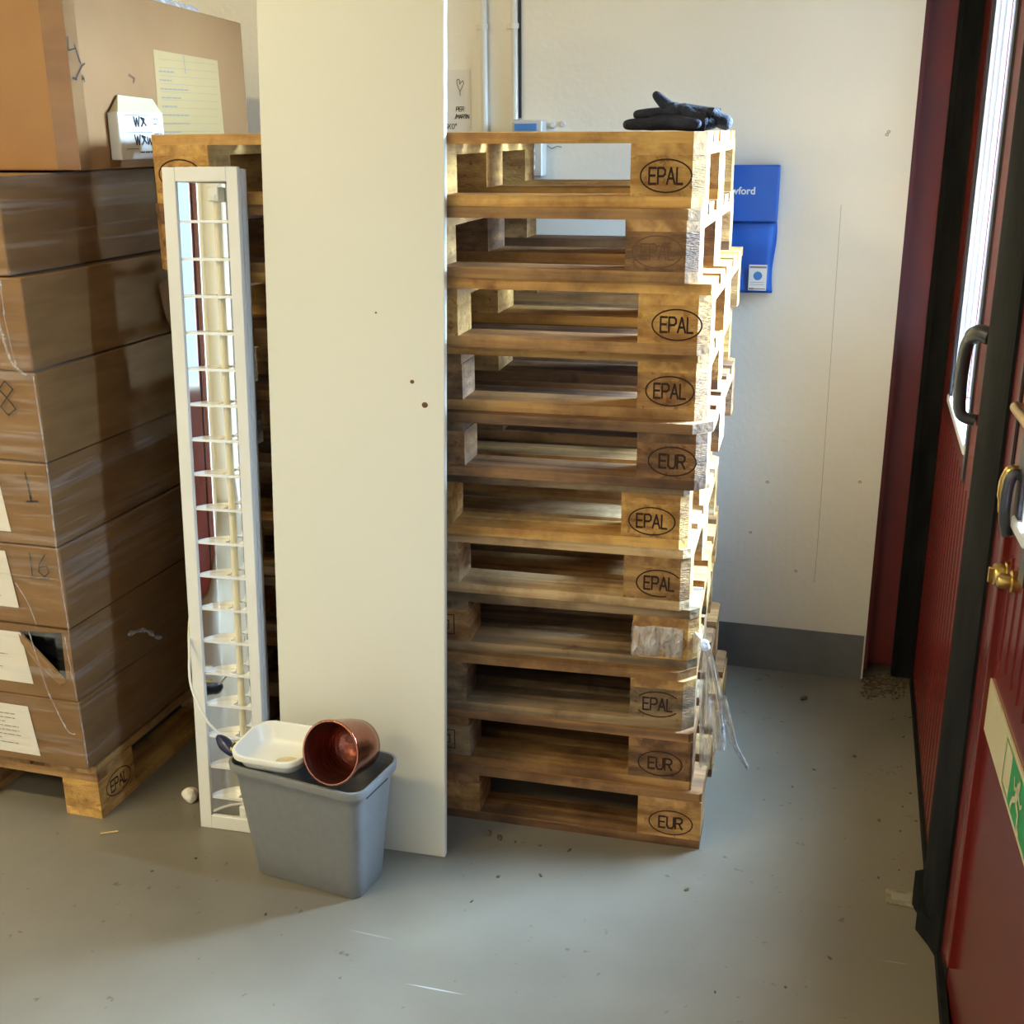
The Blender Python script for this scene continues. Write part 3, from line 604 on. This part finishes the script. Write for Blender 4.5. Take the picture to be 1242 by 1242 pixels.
# ------------------------------------------------------------------ cartons on the left pallet
ZR = [0.146, 0.328, 0.510, 0.709, 0.904, 1.105, 1.305, 1.508]
XR = [-1.658, -1.660, -1.657, -1.660, -1.657, -1.662, -1.688]
RN = ['bottom', 'second lowest', 'third lowest', 'middle', 'third highest', 'second highest', 'topmost']
DET = ['above the pallet with a white label', 'with a torn triangular hole showing black film', 'marked 16 beside a white label', 'marked 1 by hand', 'marked 8 by hand', 'with hazy film around its corner', 'under the big plain box']
Ff = lambda y: (lambda u, v: Vector((u, y-0.0016, v)))
for r_ in range(7):
    z0, z1 = ZR[r_]+.0008, ZR[r_+1]-.002
    for back in (0, 1):
        y0 = 2.080+random.uniform(-.001, .002) if not back else 2.668; y1 = y0+.578; x1 = XR[r_]; x0 = x1-.78
        b = BM()
        if r_ == 1 and not back:
            bx(b, x0, x1, y0+.07, y1, z0, z1)                        # body behind the torn panel
            A, B_, C_, D = (x0, z0), (x1, z0), (x1, z1), (x0, z1); p, q, s = (-1.797, .493), (-1.680, .500), (-1.684, .378)
            V3 = lambda t, y: b.verts.new((t[0], y, t[1]))
            for poly in ((A, B_, s, p), (B_, C_, q, s), (C_, D, p, q), (D, A, p)): b.faces.new([V3(t, y0) for t in poly])
            for u1, u2 in ((p, q), (q, s), (s, p)): b.faces.new([V3(u1, y0), V3(u2, y0), V3(u2, y0+.004), V3(u1, y0+.004)])
            for u1, u2 in ((A, B_), (B_, C_), (C_, D), (D, A)): b.faces.new([V3(u1, y0), V3(u2, y0), V3(u2, y0+.07), V3(u1, y0+.07)])
        else: bx(b, x0, x1, y0, y1, z0, z1, bev=.004, seg=2)
        o = obj('carton', b, 'card', keep=(r_ == 1 and not back))
        if back: tag(o, '%s brown carton in the rear column of the wrapped pile' % RN[r_], 'carton', 'rear cartons on the left pallet')
        else: tag(o, '%s front carton of the wrapped pile, %s' % (RN[r_], DET[r_]), 'carton', 'front cartons on the left pallet')
        if back: continue
        F = Ff(2.0785)
        if r_ in (0, 1, 2, 3):
            lx = {0: (-2.02, -1.785, .168, .298), 1: (-2.02, -1.775, .360, .490), 2: (-2.0, -1.784, .552, .690), 3: (-1.98, -1.775, .738, .882)}[r_]
            b = BM()
            # the loose right edge of each sheet leans out slightly
            vv = [b.verts.new(q) for q in ((lx[0], 2.0782, lx[2]), (lx[1], 2.0775, lx[2]), (lx[1]-.016, 2.0775, lx[3]), (lx[0], 2.0782, lx[3]))]
            b.faces.new(vv)
            lb = obj('shipping_label', b, 'paper', o)
            b = BM(); scribble_rows(b, lx[0]+.1, lx[1]-.045, lx[2]+.02, lx[3]-.02, 8, Ff(2.0782), .002, r_, 1.0); obj('print', b, 'print', lb)
        b = BM()
        if r_ == 2:
            letters(b, 'I', -1.737, .637, .054, .003, F); letters(b, '6', -1.716, .637, .054, .003, F)
            ribbon(b, [(-1.744, .632), (-1.724, .634)], .002, F); ribbon(b, [(-1.716, .631), (-1.690, .633)], .002, F)
        elif r_ == 3: letters(b, '1', -1.722, .815, .066, .0035, F)
        elif r_ == 4: letters(b, '8', -1.754, 1.008, .075, .0028, F)
        if len(b.verts): obj('handwriting', b, 'ink', o)
        else: b.free()
        if r_ == 1:
            b = BM(); nseg = 7; rows = []
            for j in range(nseg):
                row = []
                for i in range(nseg):
                    u = -1.80+.13*i/(nseg-1); v = .36+.145*j/(nseg-1)
                    row.append(b.verts.new((u, 2.110+.010*math.sin(7*i+3*j)+.006*math.cos(5*j+i), v)))
                rows.append(row)
            for ra, rb in zip(rows, rows[1:]):
                for i in range(nseg-1): b.faces.new((ra[i], ra[i+1], rb[i+1], rb[i]))
            obj('black_film_lining', b, 'black_bag', o, smooth=True)
            b = BM(); b.faces.new([b.verts.new(q) for q in ((-1.799, 2.079, .494), (-1.684, 2.079, .376), (-1.700, 2.074, .370), (-1.755, 2.070, .420), (-1.790, 2.073, .468))])
            obj('torn_flap', b, 'card', o)
# stretch film around the pile
b = BM()
def sheet(P0, du, dv, nu, nv, nrm, amp, seed):
    rows = []
    for j in range(nv+1):
        row = []
        for i in range(nu+1):
            p = P0+du*(i/nu)+dv*(j/nv); q = p*1.0; q.z *= 5
            s = mnoise.noise(q*2.2+Vector((seed, 0, 0)))+0.4*mnoise.noise(q*7)
            edge = 1
            row.append(b.verts.new(p+nrm*(amp*s)))
        rows.append(row)
    for ra, rb in zip(rows, rows[1:]):
        for i in range(nu): b.faces.new((ra[i], ra[i+1], rb[i+1], rb[i]))
    return rows
ra = sheet(Vector((-2.46, 2.070, .150)), Vector((.812, 0, 0)), Vector((-.02, 0, 1.358)), 40, 60, Vector((0, -1, 0)), .0022, 0)
rb = sheet(Vector((-1.646, 2.074, .150)), Vector((-.004, 1.18, 0)), Vector((-.022, 0, 1.358)), 50, 60, Vector((1, 0, 0)), .0030, 5)
for j in range(60): b.faces.new((ra[j][-1], rb[j][0], rb[j+1][0], ra[j+1][-1]))
for rows in (ra,):   # opening torn in the film over the hole
    kill = [f for f in b.faces if abs(f.calc_center_median().y-2.07) < .02 and -1.79 < f.calc_center_median().x < -1.685 and .40 < f.calc_center_median().z < .50 and f.calc_center_median().z > .50-(f.calc_center_median().x+1.80)*1.05]
    bmesh.ops.delete(b, geom=kill, context='FACES')
o = obj('stretch_wrap', b, 'film', smooth=True); tag(o, 'clear stretch wrap around the left pile of cartons', 'plastic wrap')
# gathered ropes of film down the front corner
e = empty('film_folds', (0, 0, 0)); bpy.data.objects.remove(e)
b = BM()
for pts, r0 in (([(-1.735, 2.066, 1.29), (-1.715, 2.064, 1.2), (-1.70, 2.064, 1.13), (-1.668, 2.066, 1.10)], .006),
                ([(-1.70, 2.065, 1.30), (-1.70, 2.063, 1.21), (-1.69, 2.065, 1.12)], .003),
                ([(-1.652, 2.066, 1.10), (-1.648, 2.066, .9), (-1.652, 2.066, .70), (-1.648, 2.066, .5)], .003),
                ([(-1.757, 2.066, .50), (-1.74, 2.062, .43), (-1.725, 2.064, .35), (-1.69, 2.065, .26), (-1.668, 2.066, .25)], .003),
                ([(-1.775, 2.066, .62), (-1.745, 2.064, .57), (-1.73, 2.064, .51)], .0025),
                ([(-1.66, 2.064, .50), (-1.652, 2.062, .40), (-1.648, 2.066, .30), (-1.645, 2.066, .17)], .0025)):
    tube(b, spline(pts, 5), r0*.55, 6)
wr = C.objects['stretch_wrap'] if 'stretch_wrap' in C.objects else None
obj('film_fold', b, 'film_fold', wr, smooth=True)
b = BM(); tube(b, spline([(-1.643, 2.27, .418), (-1.639, 2.31, .412), (-1.640, 2.35, .395), (-1.641, 2.38, .366), (-1.643, 2.41, .352)], 4), [.003, .006, .007, .004]*4+[.003], 6); obj('film_tear', b, 'film_thick', wr, smooth=True)
b = BM(); b.faces.new([b.verts.new(q) for q in ((-1.650, 2.565, 1.23), (-1.648, 2.70, 1.27), (-1.650, 2.70, 1.10), (-1.648, 2.62, 1.09), (-1.646, 2.58, 1.14))]); o = obj('loose_sheet', b, 'tan_paper'); tag(o, 'grey-brown paper corner sticking out beside the louvre lamp', 'paper')
o.data.materials[0] = M['card_big']

# big box on top
bb = empty('large_carton', (0, 0, 0), label='large plain brown carton lying on top of the wrapped pile', cat='carton')
b = BM(); 
vs = bx(b, -2.42, -1.615, 2.26, 3.02, 1.511, 1.862, bev=.004, seg=2)
for v in b.verts: 
    if v.co.z > 1.8: v.co.z += (3.02-v.co.y)*.045
obj('box_body', b, 'card_big', bb)
b = BM(); bx(b, -1.672, -1.6135, 2.2585, 2.30, 1.512, 1.90, bev=.001); obj('packing_tape', b, 'tape', bb)
Fr = lambda u, v: Vector((-1.6142, u, v))          # on the right face, u = y
Fr2 = lambda u, v: Vector((-1.6128, u, v))
b = BM()
vv = [b.verts.new(Fr(*q)) for q in ((2.578, 1.520), (2.885, 1.528), (2.878, 1.762), (2.585, 1.772))]; b.faces.new(vv); dp = obj('document_pouch_sheet', b, 'tan_paper', bb)
b = BM(); scribble_rows(b, 2.60, 2.74, 1.54, 1.735, 10, lambda u, v: Vector((-1.6136, u, v)), .003, 3, 0.9)
for z in [1.752-.018*i for i in range(13)]: ribbon(b, [(2.6, z), (2.865, z)], .0007, lambda u, v: Vector((-1.6136, u, v)))
ribbon(b, [(2.715, 1.765), (2.717, 1.725)], .003, lambda u, v: Vector((-1.6136, u, v)))
obj('print', b, 'print', dp)
b = BM(); Ft = lambda u, v: Vector((u, 2.2568, v))
Fc = lambda u, v: Vector((-1.6122, u, v))
ribbon(b, [(2.263, 1.778), (2.256+.005, 1.752), (2.285, 1.757)], .003, Fc); ribbon(b, [(2.283, 1.764), (2.298, 1.728)], .003, Fc)
ribbon(b, [(2.312, 1.729), (2.300, 1.722), (2.275, 1.697)], .003, Fc); ribbon(b, [(2.265, 1.698), (2.277, 1.696)], .005, Fc); letters(b, '4', 2.298, 1.692, .012, .003, Fc)
obj('handwriting', b, 'ink', bb)
b = BM(); ribbon(b, [(2.475, 1.712), (2.495, 1.705), (2.49, 1.697)], .006, Fr); obj('scuff_mark', b, 'hole', bb)
# white carton with scribbles leaning on the large box
wb = empty('small_white_carton', (0, 0, 0), label='small white opened carton with scribbled label, leaning on the large brown box', cat='carton')
b = BM(); bx(b, -1.613, -1.585, 2.372, 2.552, 1.530, 1.632, bev=.003, seg=2); obj('box_body', b, 'paper', wb)
b = BM(); b.faces.new([b.verts.new(q) for q in ((-1.587, 2.375, 1.630), (-1.587, 2.550, 1.632), (-1.606, 2.548, 1.662), (-1.609, 2.415, 1.668))])
b.faces.new([b.verts.new(q) for q in ((-1.587, 2.375, 1.630), (-1.609, 2.415, 1.668), (-1.612, 2.378, 1.630))]); obj('open_flap', b, 'cream', wb)
b = BM(); Fx = lambda u, v: Vector((-1.5838, u, v))
for (u0, u1, v) in ((2.395, 2.49, 1.625), (2.395, 2.50, 1.588), (2.39, 2.44, 1.553)): ribbon(b, [(u0, v), (u1, v)], .0012, Fx)
for i, (u, v) in enumerate(((2.43, 1.603), (2.427, 1.564))):
    ribbon(b, [(u, v+.019), (u+.006, v-.002), (u+.011, v+.016), (u+.016, v-.002), (u+.022, v+.019)], .0040, Fx)
    ribbon(b, [(u+.028, v-.002), (u+.042, v+.014), (u+.028, v+.017), (u+.047, v)], .0040, Fx)
ribbon(b, [(2.477, 1.578), (2.480, 1.562), (2.487, 1.575), (2.491, 1.561), (2.50, 1.577), (2.506, 1.556)], .0038, Fx)
for v in (1.618, 1.607, 1.585, 1.576): scribble_rows(b, 2.508, 2.54, v-.003, v+.003, 1, Fx, .002, int(v*900), 1)
scribble_rows(b, 2.445, 2.50, 1.542, 1.549, 1, Fx, .003, 5, 1.2); ribbon(b, [(2.512, 1.547), (2.545, 1.545)], .003, Fx)
obj('handwriting', b, 'ink', wb)
# crumpled film on top of the large box
b = BM(); rows = []
for j in range(9):
    row = []
    for i in range(13):
        x = -1.72+.08*j/8-.02; y = 2.50+.40*i/12
        h = 1.897-(y-2.3)*.045+.004+.028*abs(math.sin(i*1.9+j*1.3))*math.sin(PI*j/8)**.5 if 0 < j < 8 else 1.894-(y-2.3)*.045+.003
        row.append(b.verts.new((x+.006*math.sin(i*2.3), y, h)))
    rows.append(row)
for ra_, rb_ in zip(rows, rows[1:]):
    for i in range(12): b.faces.new((ra_[i], ra_[i+1], rb_[i+1], rb_[i]))
o = obj('crumpled_film', b, film_mat('crumpled_clear_film', 0.5, 0.95, (8, 8, 8), 4, 1.0)); tag(o, 'crumpled clear and black plastic film on top of the large box', 'plastic film')

# ------------------------------------------------------------------ louvre lamp leaning on the stack
LW, LH, LD = 0.174, 1.524, 0.050
lean = math.atan2(0.130, 1.518)
lp = empty('louvre_lamp', (-1.407, 2.140, 0.0), (-lean, R(-0.5), R(2.0)), label='white framed fluorescent louvre lamp leaning upright against the pallets', cat='lamp')
# local: x 0..LW, y 0 front .. LD back, z 0..LH
b = BM()
fwid = .030
for (x0, x1, z0, z1) in ((0, fwid, 0, LH), (LW-.026, LW, 0, LH), (fwid, LW-.026, 0, .034), (fwid, LW-.026, LH-.030, LH)): bx(b, x0, x1, 0, .012, z0, z1, bev=.0012)
obj('front_frame', b, 'white_paint', lp)
b = BM(); bx(b, .004, .010, .012, LD, .003, LH-.003); bx(b, LW-.010, LW-.004, .012, LD, .003, LH-.003); bx(b, .004, LW-.004, LD-.004, LD, .003, LH-.003)
bx(b, .010, LW-.010, .012, LD-.004, .003, .008); bx(b, .010, LW-.010, .012, LD-.004, LH-.008, LH-.003)
bx(b, LW-.004, LW-.0015, .022, .034, .003, LH-.003)
obj('housing', b, 'white_paint', lp)
# parabolic reflector, open profile swept along z
TC = (.112, .024)    # tube centre
prof = [(.026, .010), (.036, .017), (.050, .026), (.066, .034), (.084, .040), (.104, .044), (.122, .043), (.134, .036), (.143, .024), (.149, .010)]
pf = spline([(p[0], p[1], 0) for p in prof], 3)
b = BM(); lo_ = [b.verts.new((p.x, p.y, .010)) for p in pf]; hi_ = [b.verts.new((p.x, p.y, LH-.010)) for p in pf]
for i in range(len(pf)-1): b.faces.new((lo_[i], lo_[i+1], hi_[i+1], hi_[i]))
obj('reflector', b, 'mirror', lp, smooth=True)
b = BM(); tube(b, [(TC[0], TC[1], .05), (TC[0], TC[1], LH-.052)], .008, 16); o = obj('fluorescent_tube', b, 'tube', lp); smooth_by_angle(o)
for z in (.032, LH-.070):
    b = BM(); bx(b, TC[0]-.012, TC[0]+.013, .006, .036, z, z+.030, bev=.002); bx(b, TC[0]-.006, TC[0]+.006, .004, .006, z+.006, z+.014)
    obj('lamp_holder', b, 'white_plastic', lp)
# cross blades
nb = 18
for i in range(nb):
    z = LH-.110-i*.0785
    if z < .05: break
    b = BM()
    out = [(p.x, p.y-.0006) for p in pf]
    # front edge straight, back follows the reflector, notch around the tube
    poly = [(.0265, .0085)]+[q for q in out if q[0] < .092]+[(TC[0]-.016, .034), (TC[0]-.018, .016), (TC[0]-.008, .0125), (TC[0]+.008, .0125), (TC[0]+.016, .016), (TC[0]+.016, .036)]+[q for q in out if q[0] > .130]+[(.148, .0085)]
    prism(b, poly, 0, .0018)
    bx(b, .027, .148, .0075, .0095, -.004, .0018)
    obj('louvre_blade', b, 'louvre', lp, (0, 0, z))
# cable and plug of the lamp
b = BM(); tube(b, spline([(-1.428, 2.235, .56), (-1.425, 2.205, .50), (-1.400, 2.155, .455), (-1.362, 2.09, .405), (-1.315, 2.06, .345), (-1.272, 2.06, .300)], 8), .0032, 10)
cb = obj('power_cable', b, 'cable', smooth=True); tag(cb, 'white power cable looping in front of the louvre lamp with a navy plug', 'cable')
b = BM(); tube(b, spline([(-1.287, 2.058, .306), (-1.270, 2.052, .296), (-1.247, 2.040, .285), (-1.232, 2.035, .281)], 5), [.004, .007, .009, .011, .013, .014, .015, .015, .014, .013, .012, .011, .010, .009, .006, .004], 14); obj('plug', b, 'navy', cb, smooth=True)

# ------------------------------------------------------------------ white panel
pn = empty('melamine_board', (-0.800, 2.178, 0.0), (-math.atan(.0975), R(-0.30), R(2.0)), label='tall white board leaning against the front of the pallet stack', cat='board')
b = BM(); bx(b, -.400, 0, 0, .018, 0.0, 2.10, bev=.0012); obj('board_body', b, 'panel', pn)
b = BM(); bx(b, -.4, 0.0006, .002, .016, .001, 2.099); obj('edge_banding', b, 'panel', pn)
for (x, z, r) in ((-.150, 1.232, .0022), (-.071, 1.090, .0045), (-.043, 1.042, .0065)):
    b = BM(); Fh = lambda u, v: Vector((u, -.0006, v)); oval(b, x, z, r*.6, r*.5, r*.9, Fh, 14); ribbon(b, [(x-r*.8, z+r*.3), (x+r*.7, z-r*.2)], r*.5, Fh); obj('chip', b, 'hole', pn)

# ------------------------------------------------------------------ waste bin
def rrect(w, d, r, n=6):
    pts = []
    for (cx, cy, a0) in ((w/2-r, d/2-r, 0), (-w/2+r, d/2-r, 90), (-w/2+r, -d/2+r, 180), (w/2-r, -d/2+r, 270)):
        for i in range(n+1): a = R(a0+90*i/n); pts.append((cx+r*math.cos(a), cy+r*math.sin(a)))
    return pts
def loft(bm, secs, close_first=True, close_last=False):
    rings = [[bm.verts.new((p[0], p[1], z)) for p in pts] for (pts, z) in secs]
    n = len(rings[0])
    for a, c in zip(rings, rings[1:]):
        for i in range(n): bm.faces.new((a[i], a[(i+1) % n], c[(i+1) % n], c[i]))
    if close_first: bm.faces.new(rings[0])
    if close_last: bm.faces.new(rings[-1])
BN = empty('waste_bin', (-1.053, 2.052, 0), (0, 0, R(-8)), label='grey plastic rectangular waste bin standing before the white board', cat='bin')
b = BM()
W0, D0, W1, D1, HB = .272, .122, .343, .184, .286
secs = [(rrect(W0-.006, D0-.006, .024), 0.0), (rrect(W0, D0, .026), .004)]
for t in (.25, .5, .75, .93): secs.append((rrect(W0+(W1-.018-W0)*t, D0+(D1-.018-D0)*t, .028), HB*t))
secs += [(rrect(W1-.016, D1-.016, .030), HB-.020), (rrect(W1, D1, .036), HB-.019), (rrect(W1+.003, D1+.003, .037), HB-.003), (rrect(W1, D1, .036), HB), (rrect(W1-.010, D1-.010, .032), HB), (rrect(W1-.016, D1-.016, .030), HB-.006), (rrect(W1-.022, D1-.022, .028), HB-.03), (rrect(W0-.004, D0-.004, .022), .006)]
loft(b, secs, True, True); o = obj('bin_body', b, 'grey_plastic', BN); smooth_by_angle(o, 40)
b = BM(); bx(b, W1/2-.0135, W1/2-.0105, -.045, .045, HB-.036, HB-.026, bev=.001); obj('handle_slot', b, 'ink', BN)
# white tub lying in the bin
TB = empty('white_tub', (-1.126, 2.036, .328), (R(5), R(-2), R(-4)), label='open white plastic tub tilted on top of the grey waste bin', cat='tub')
b = BM()
tw, td, th = .176, .150, .046
secs = [(rrect(tw-.055, td-.055, .03, 8), -th), (rrect(tw-.030, td-.030, .034, 8), -th*.75), (rrect(tw-.016, td-.016, .038, 8), -.012), (rrect(tw, td, .044, 8), -.012), (rrect(tw+.001, td+.001, .044, 8), -.002), (rrect(tw-.002, td-.002, .043, 8), 0.0),
        (rrect(tw-.012, td-.012, .040, 8), 0.0), (rrect(tw-.018, td-.018, .038, 8), -.004), (rrect(tw-.034, td-.034, .034, 8), -th*.72), (rrect(tw-.062, td-.062, .026, 8), -th+.003)]
loft(b, secs, True, True); o = obj('tub_body', b, 'white_plastic', TB); smooth_by_angle(o, 50)
b = BM(); lathe(b, [(0, .006), (.02, .005), (.034, 0), (0, 0)], 20, Matrix.Translation((.03, -.012, -th+.004)) @ Matrix.Diagonal((1, .6, 1, 1))); obj('crumbs', b, 'cream', TB, smooth=True)
# patterned bag below the tub
b = BM()
for c, s, sd in (((-1.222, 2.038, .300), (.017, .022, .012), 1), ((-1.118, 1.984, .297), (.034, .008, .010), 3)):
    g = bmesh.ops.create_icosphere(b, subdivisions=3, radius=1)
    for v in g['verts']:
        nn = v.co.copy(); v.co = Vector(c)+Vector((nn.x*s[0], nn.y*s[1], nn.z*s[2]))*(1+.25*mnoise.noise(nn*2.5+Vector((sd, 0, 0))))
o = obj('patterned_wrapper', b, 'pattern', smooth=True); tag(o, 'crumpled black and yellow patterned wrapper squeezed between tub and bin', 'wrapper')
# copper pot
axis = (Matrix.Rotation(W, 3, 'Z') @ Vector((.40, .86, -.02))).normalized()
axis = (axis + Vector((0, 0, -.30))).normalized()
q = axis.to_track_quat('Z', 'Y').to_matrix().to_4x4()
PT = empty('copper_pot', (-.966, 1.962, .364), q.to_euler(), label='shiny copper plant pot lying on its side on the grey bin', cat='plant pot')
b = BM(); n_ = 26
rad = .067
profo = [(rad-.003, 0.0), (rad, -.001), (rad+.0015, .001), (rad+.0008, .006), (rad-.001, .02), (rad-.004, .05), (rad-.008, .085), (rad-.013, .112), (rad-.018, .118), (0, .118)]
lathe(b, profo, 64, None); o = obj('pot_body', b, 'copper', PT, smooth=True)
b = BM(); lathe(b, [(rad-.003, 0.0005), (rad-.004, .004), (rad-.006, .05), (rad-.010, .085), (rad-.018, .111), (0, .113)], 64); obj('inside', b, 'copper_in', PT, smooth=True)

# small things on the floor
b = BM(); g = bmesh.ops.create_icosphere(b, subdivisions=3, radius=.019)
for v in b.verts: v.co *= 1+.3*mnoise.noise(v.co*70); 
for v in b.verts: v.co.z = max(v.co.z, -.017)
o = obj('crumpled_paper', b, 'paper', None, (-1.490, 2.235, .0175)); tag(o, 'small crumpled white paper ball on the floor left of the lamp', 'paper')
b = BM(); rr = random.Random(3)
spots = [(-.046, 3.202, .010), (-.249, 2.204, .006), (.156, 2.363, .005), (.10, 2.9, .005), (-.05, 2.7, .004), (.0, 2.8, .004), (-.73, 2.295, .012), (-.70, 2.285, .009), (-.66, 2.28, .006), (-.60, 2.28, .005), (-.53, 2.28, .006), (-.66, 2.14, .006), (-.57, 2.17, .005), (-.69, 2.04, .004),
         (.06, 2.06, .005), (.16, 2.6, .005), (-.15, 1.9, .004), (-.02, 1.95, .004), (-1.35, 2.02, .005), (-1.42, 1.95, .004), (-1.1, 1.88, .004)]
for i in range(260): spots.append((rr.uniform(.115, .24), rr.triangular(3.24, 3.45, 3.40), rr.uniform(.002, .008)))
for i in range(30): spots.append((rr.uniform(.19, .25), rr.uniform(2.3, 3.4), rr.uniform(.001, .004)))
for (x, y, s) in spots:
    T = Matrix.Translation((x, y, s*.25)) @ Matrix.Rotation(rr.uniform(0, 6), 4, 'Z') @ Matrix.Diagonal((s*rr.uniform(.6, 1.6), s*rr.uniform(.4, .9), s*.5, 1))
    g = bmesh.ops.create_icosphere(b, subdivisions=1, radius=1, matrix=T)
for v in b.verts: v.co.z = max(v.co.z, .0002)
o = obj('floor_crumbs', b, 'dirt'); tag(o, 'dark wood crumbs and grit scattered on the grey floor', 'debris', kind='stuff')
b = BM(); bx(b, .172, .248, 2.272, 2.324, 0.0005, .004, bev=.001)
fp = obj('floor_plate', b, 'rust'); tag(fp, 'small rusty metal plate set in the floor by the door seal', 'metal plate')
b = BM(); bx(b, .182, .222, 2.285, 2.312, .004, .0052); obj('worn_patch', b, 'edge_dull', fp)
b = BM(); tube(b, [(-1.62, 2.045, .003), (-1.585, 2.065, .003)], .0022, 6); o = obj('wood_splinter', b, 'wx_pale'); tag(o, 'thin pale wood splinter on the floor by the left pallet', 'splinter')

# ------------------------------------------------------------------ gloves on the top pallet
def glove(name, label, loc, rz_, fingers, palm, cuff, thumb):
    e = empty(name, loc, (0, 0, rz_), label=label, cat='glove', group='black work gloves')
    me = bpy.data.meshes.new('glove_body'); vs, es, rad_ = [], [], []
    def chain(pts, root=None):
        prev = root
        for (p, r) in pts:
            vs.append(p); rad_.append(r); i = len(vs)-1
            if prev is not None: es.append((prev, i))
            prev = i
        return prev
    chain(palm); base = len(palm)-1
    for f in fingers: chain(f, base)
    chain(thumb, max(1, base-1)); chain(cuff, 0)
    me.from_pydata(vs, es, []); o = bpy.data.objects.new('glove_body', me); C.objects.link(o); o.parent = e
    md = o.modifiers.new('skin', 'SKIN'); md.use_smooth_shade = True
    for i, sv in enumerate(me.skin_vertices[0].data): sv.radius = (rad_[i][0]*1.35, rad_[i][1]*1.35); sv.use_root = (i == 0)
    s = o.modifiers.new('sub', 'SUBSURF'); s.levels = 2; s.render_levels = 2
    me.materials.append(M['glove']); return e
g1 = glove('work_glove', 'black knitted glove underneath, lying flat on the top pallet', (-.365, 2.42, 1.5860), R(2),
      [[((-.050, -.022, .011), (.011, .009)), ((-.082, -.026, .011), (.010, .009)), ((-.098, -.026, .010), (.007, .006))],
       [((-.048, .002, .011), (.011, .009)), ((-.085, .004, .011), (.010, .009)), ((-.105, .004, .010), (.008, .007))],
       [((-.044, .026, .011), (.011, .009)), ((-.076, .030, .011), (.010, .009)), ((-.092, .032, .010), (.007, .006))]],
      [((.03, 0, .016), (.030, .014)), ((0, 0, .016), (.034, .014)), ((-.028, 0, .014), (.032, .012))],
      [((.055, .002, .014), (.027, .012)), ((.088, .006, .012), (.026, .010))],
      [((.012, -.034, .013), (.013, .010)), ((.040, -.044, .012), (.011, .009)), ((.058, -.046, .010), (.008, .006))])
g2 = glove('work_glove', 'black knitted glove on top of the other, one finger pointing up', (-.345, 2.432, 1.6135), R(-3),
      [[((-.048, -.020, .004), (.011, .008)), ((-.088, -.022, .002), (.010, .008)), ((-.102, -.022, .001), (.007, .006))],
       [((-.045, .004, .006), (.011, .008)), ((-.082, .006, .004), (.010, .008)), ((-.098, .006, .003), (.007, .006))],
       [((-.032, -.010, .016), (.011, .009)), ((-.050, -.014, .030), (.009, .008)), ((-.064, -.016, .044), (.007, .006))]],
      [((.030, 0, .008), (.028, .013)), ((0, 0, .007), (.030, .013)), ((-.024, 0, .006), (.028, .012))],
      [((.052, 0, -.002), (.022, .012)), ((.074, 0, -.014), (.018, .012)), ((.092, 0, -.018), (.018, .011))],
      [((.014, -.026, .000), (.012, .010)), ((.038, -.036, -.010), (.012, .010)), ((.052, -.038, -.014), (.009, .008))])

# ------------------------------------------------------------------ knotted film round the eighth pallet's corner block
e = empty('knotted_film', (-0.272, 2.410, PH*3), (0, 0, R(3.4)), label='clear plastic film wrapped and knotted round a corner block with loose tails', cat='plastic film')
b = BM()
n1, n2 = 22, 16
rows = []
for i in range(n1+1):
    t = i/n1; x = -.148+.158*t
    sq = 1 if t < .75 else 1-.72*((t-.75)/.25)**1.2
    row = []
    for j in range(n2):
        a = 2*PI*j/n2; cy, cz = math.cos(a), math.sin(a)
        # rounded box section
        ex = .25
        yy = math.copysign(abs(cy)**ex, cy); zz = math.copysign(abs(cz)**ex, cz)
        wob = 1+.05*mnoise.noise(Vector((x*30, cy*2, cz*2)))
        hy = .054*wob; hz = .041*wob
        py = .05+yy*hy; pz = .061+zz*hz*sq
        if t > .75: py = .05*sq+yy*hy*sq*.6-.004*(1-sq)
        row.append(b.verts.new((x, py, pz)))
    rows.append(row)
for ra_, rb_ in zip(rows, rows[1:]):
    for j in range(n2): b.faces.new((ra_[j], ra_[(j+1) % n2], rb_[(j+1) % n2], rb_[j]))
obj('film_sleeve', b, 'film_thick', e, smooth=True)
b = BM(); g = bmesh.ops.create_icosphere(b, subdivisions=3, radius=.013)
for v in b.verts: v.co = Vector((.016, .0, .064))+v.co*(1+.35*mnoise.noise(v.co*90))
obj('knot', b, 'film_thick', e, smooth=True)
def tail(pts, w0, w1, seed):
    b = BM(); sp = spline(pts, 8); rows = []; N = 7
    for i, p in enumerate(sp):
        t = i/(len(sp)-1); w = w0+(w1-w0)*t; row = []
        for k in range(N):
            s = k/(N-1)-.5
            row.append(b.verts.new(p+Vector((s*w, .008*math.sin(s*14+seed+t*3)*(0.4+t), 0))))
        rows.append(row)
    for ra_, rb_ in zip(rows, rows[1:]):
        for k in range(N-1): b.faces.new((ra_[k], ra_[k+1], rb_[k+1], rb_[k]))
    obj('film_tail', b, 'film_thick', e, smooth=True)
tail([(.014, -.004, .060), (.018, -.008, .0), (.022, -.008, -.08), (.030, -.008, -.17), (.034, -.01, -.235)], .012, .040, 0)
tail([(.020, -.004, .060), (.040, -.012, .01), (.058, -.012, -.06), (.075, -.012, -.12)], .014, .022, 2)
tail([(.060, -.012, -.05), (.080, -.014, -.12), (.095, -.014, -.17), (.125, -.014, -.225)], .020, .006, 4)
tail([(.024, -.002, .060), (.036, -.006, 0), (.048, -.006, -.08), (.062, -.006, -.19)], .010, .030, 5)
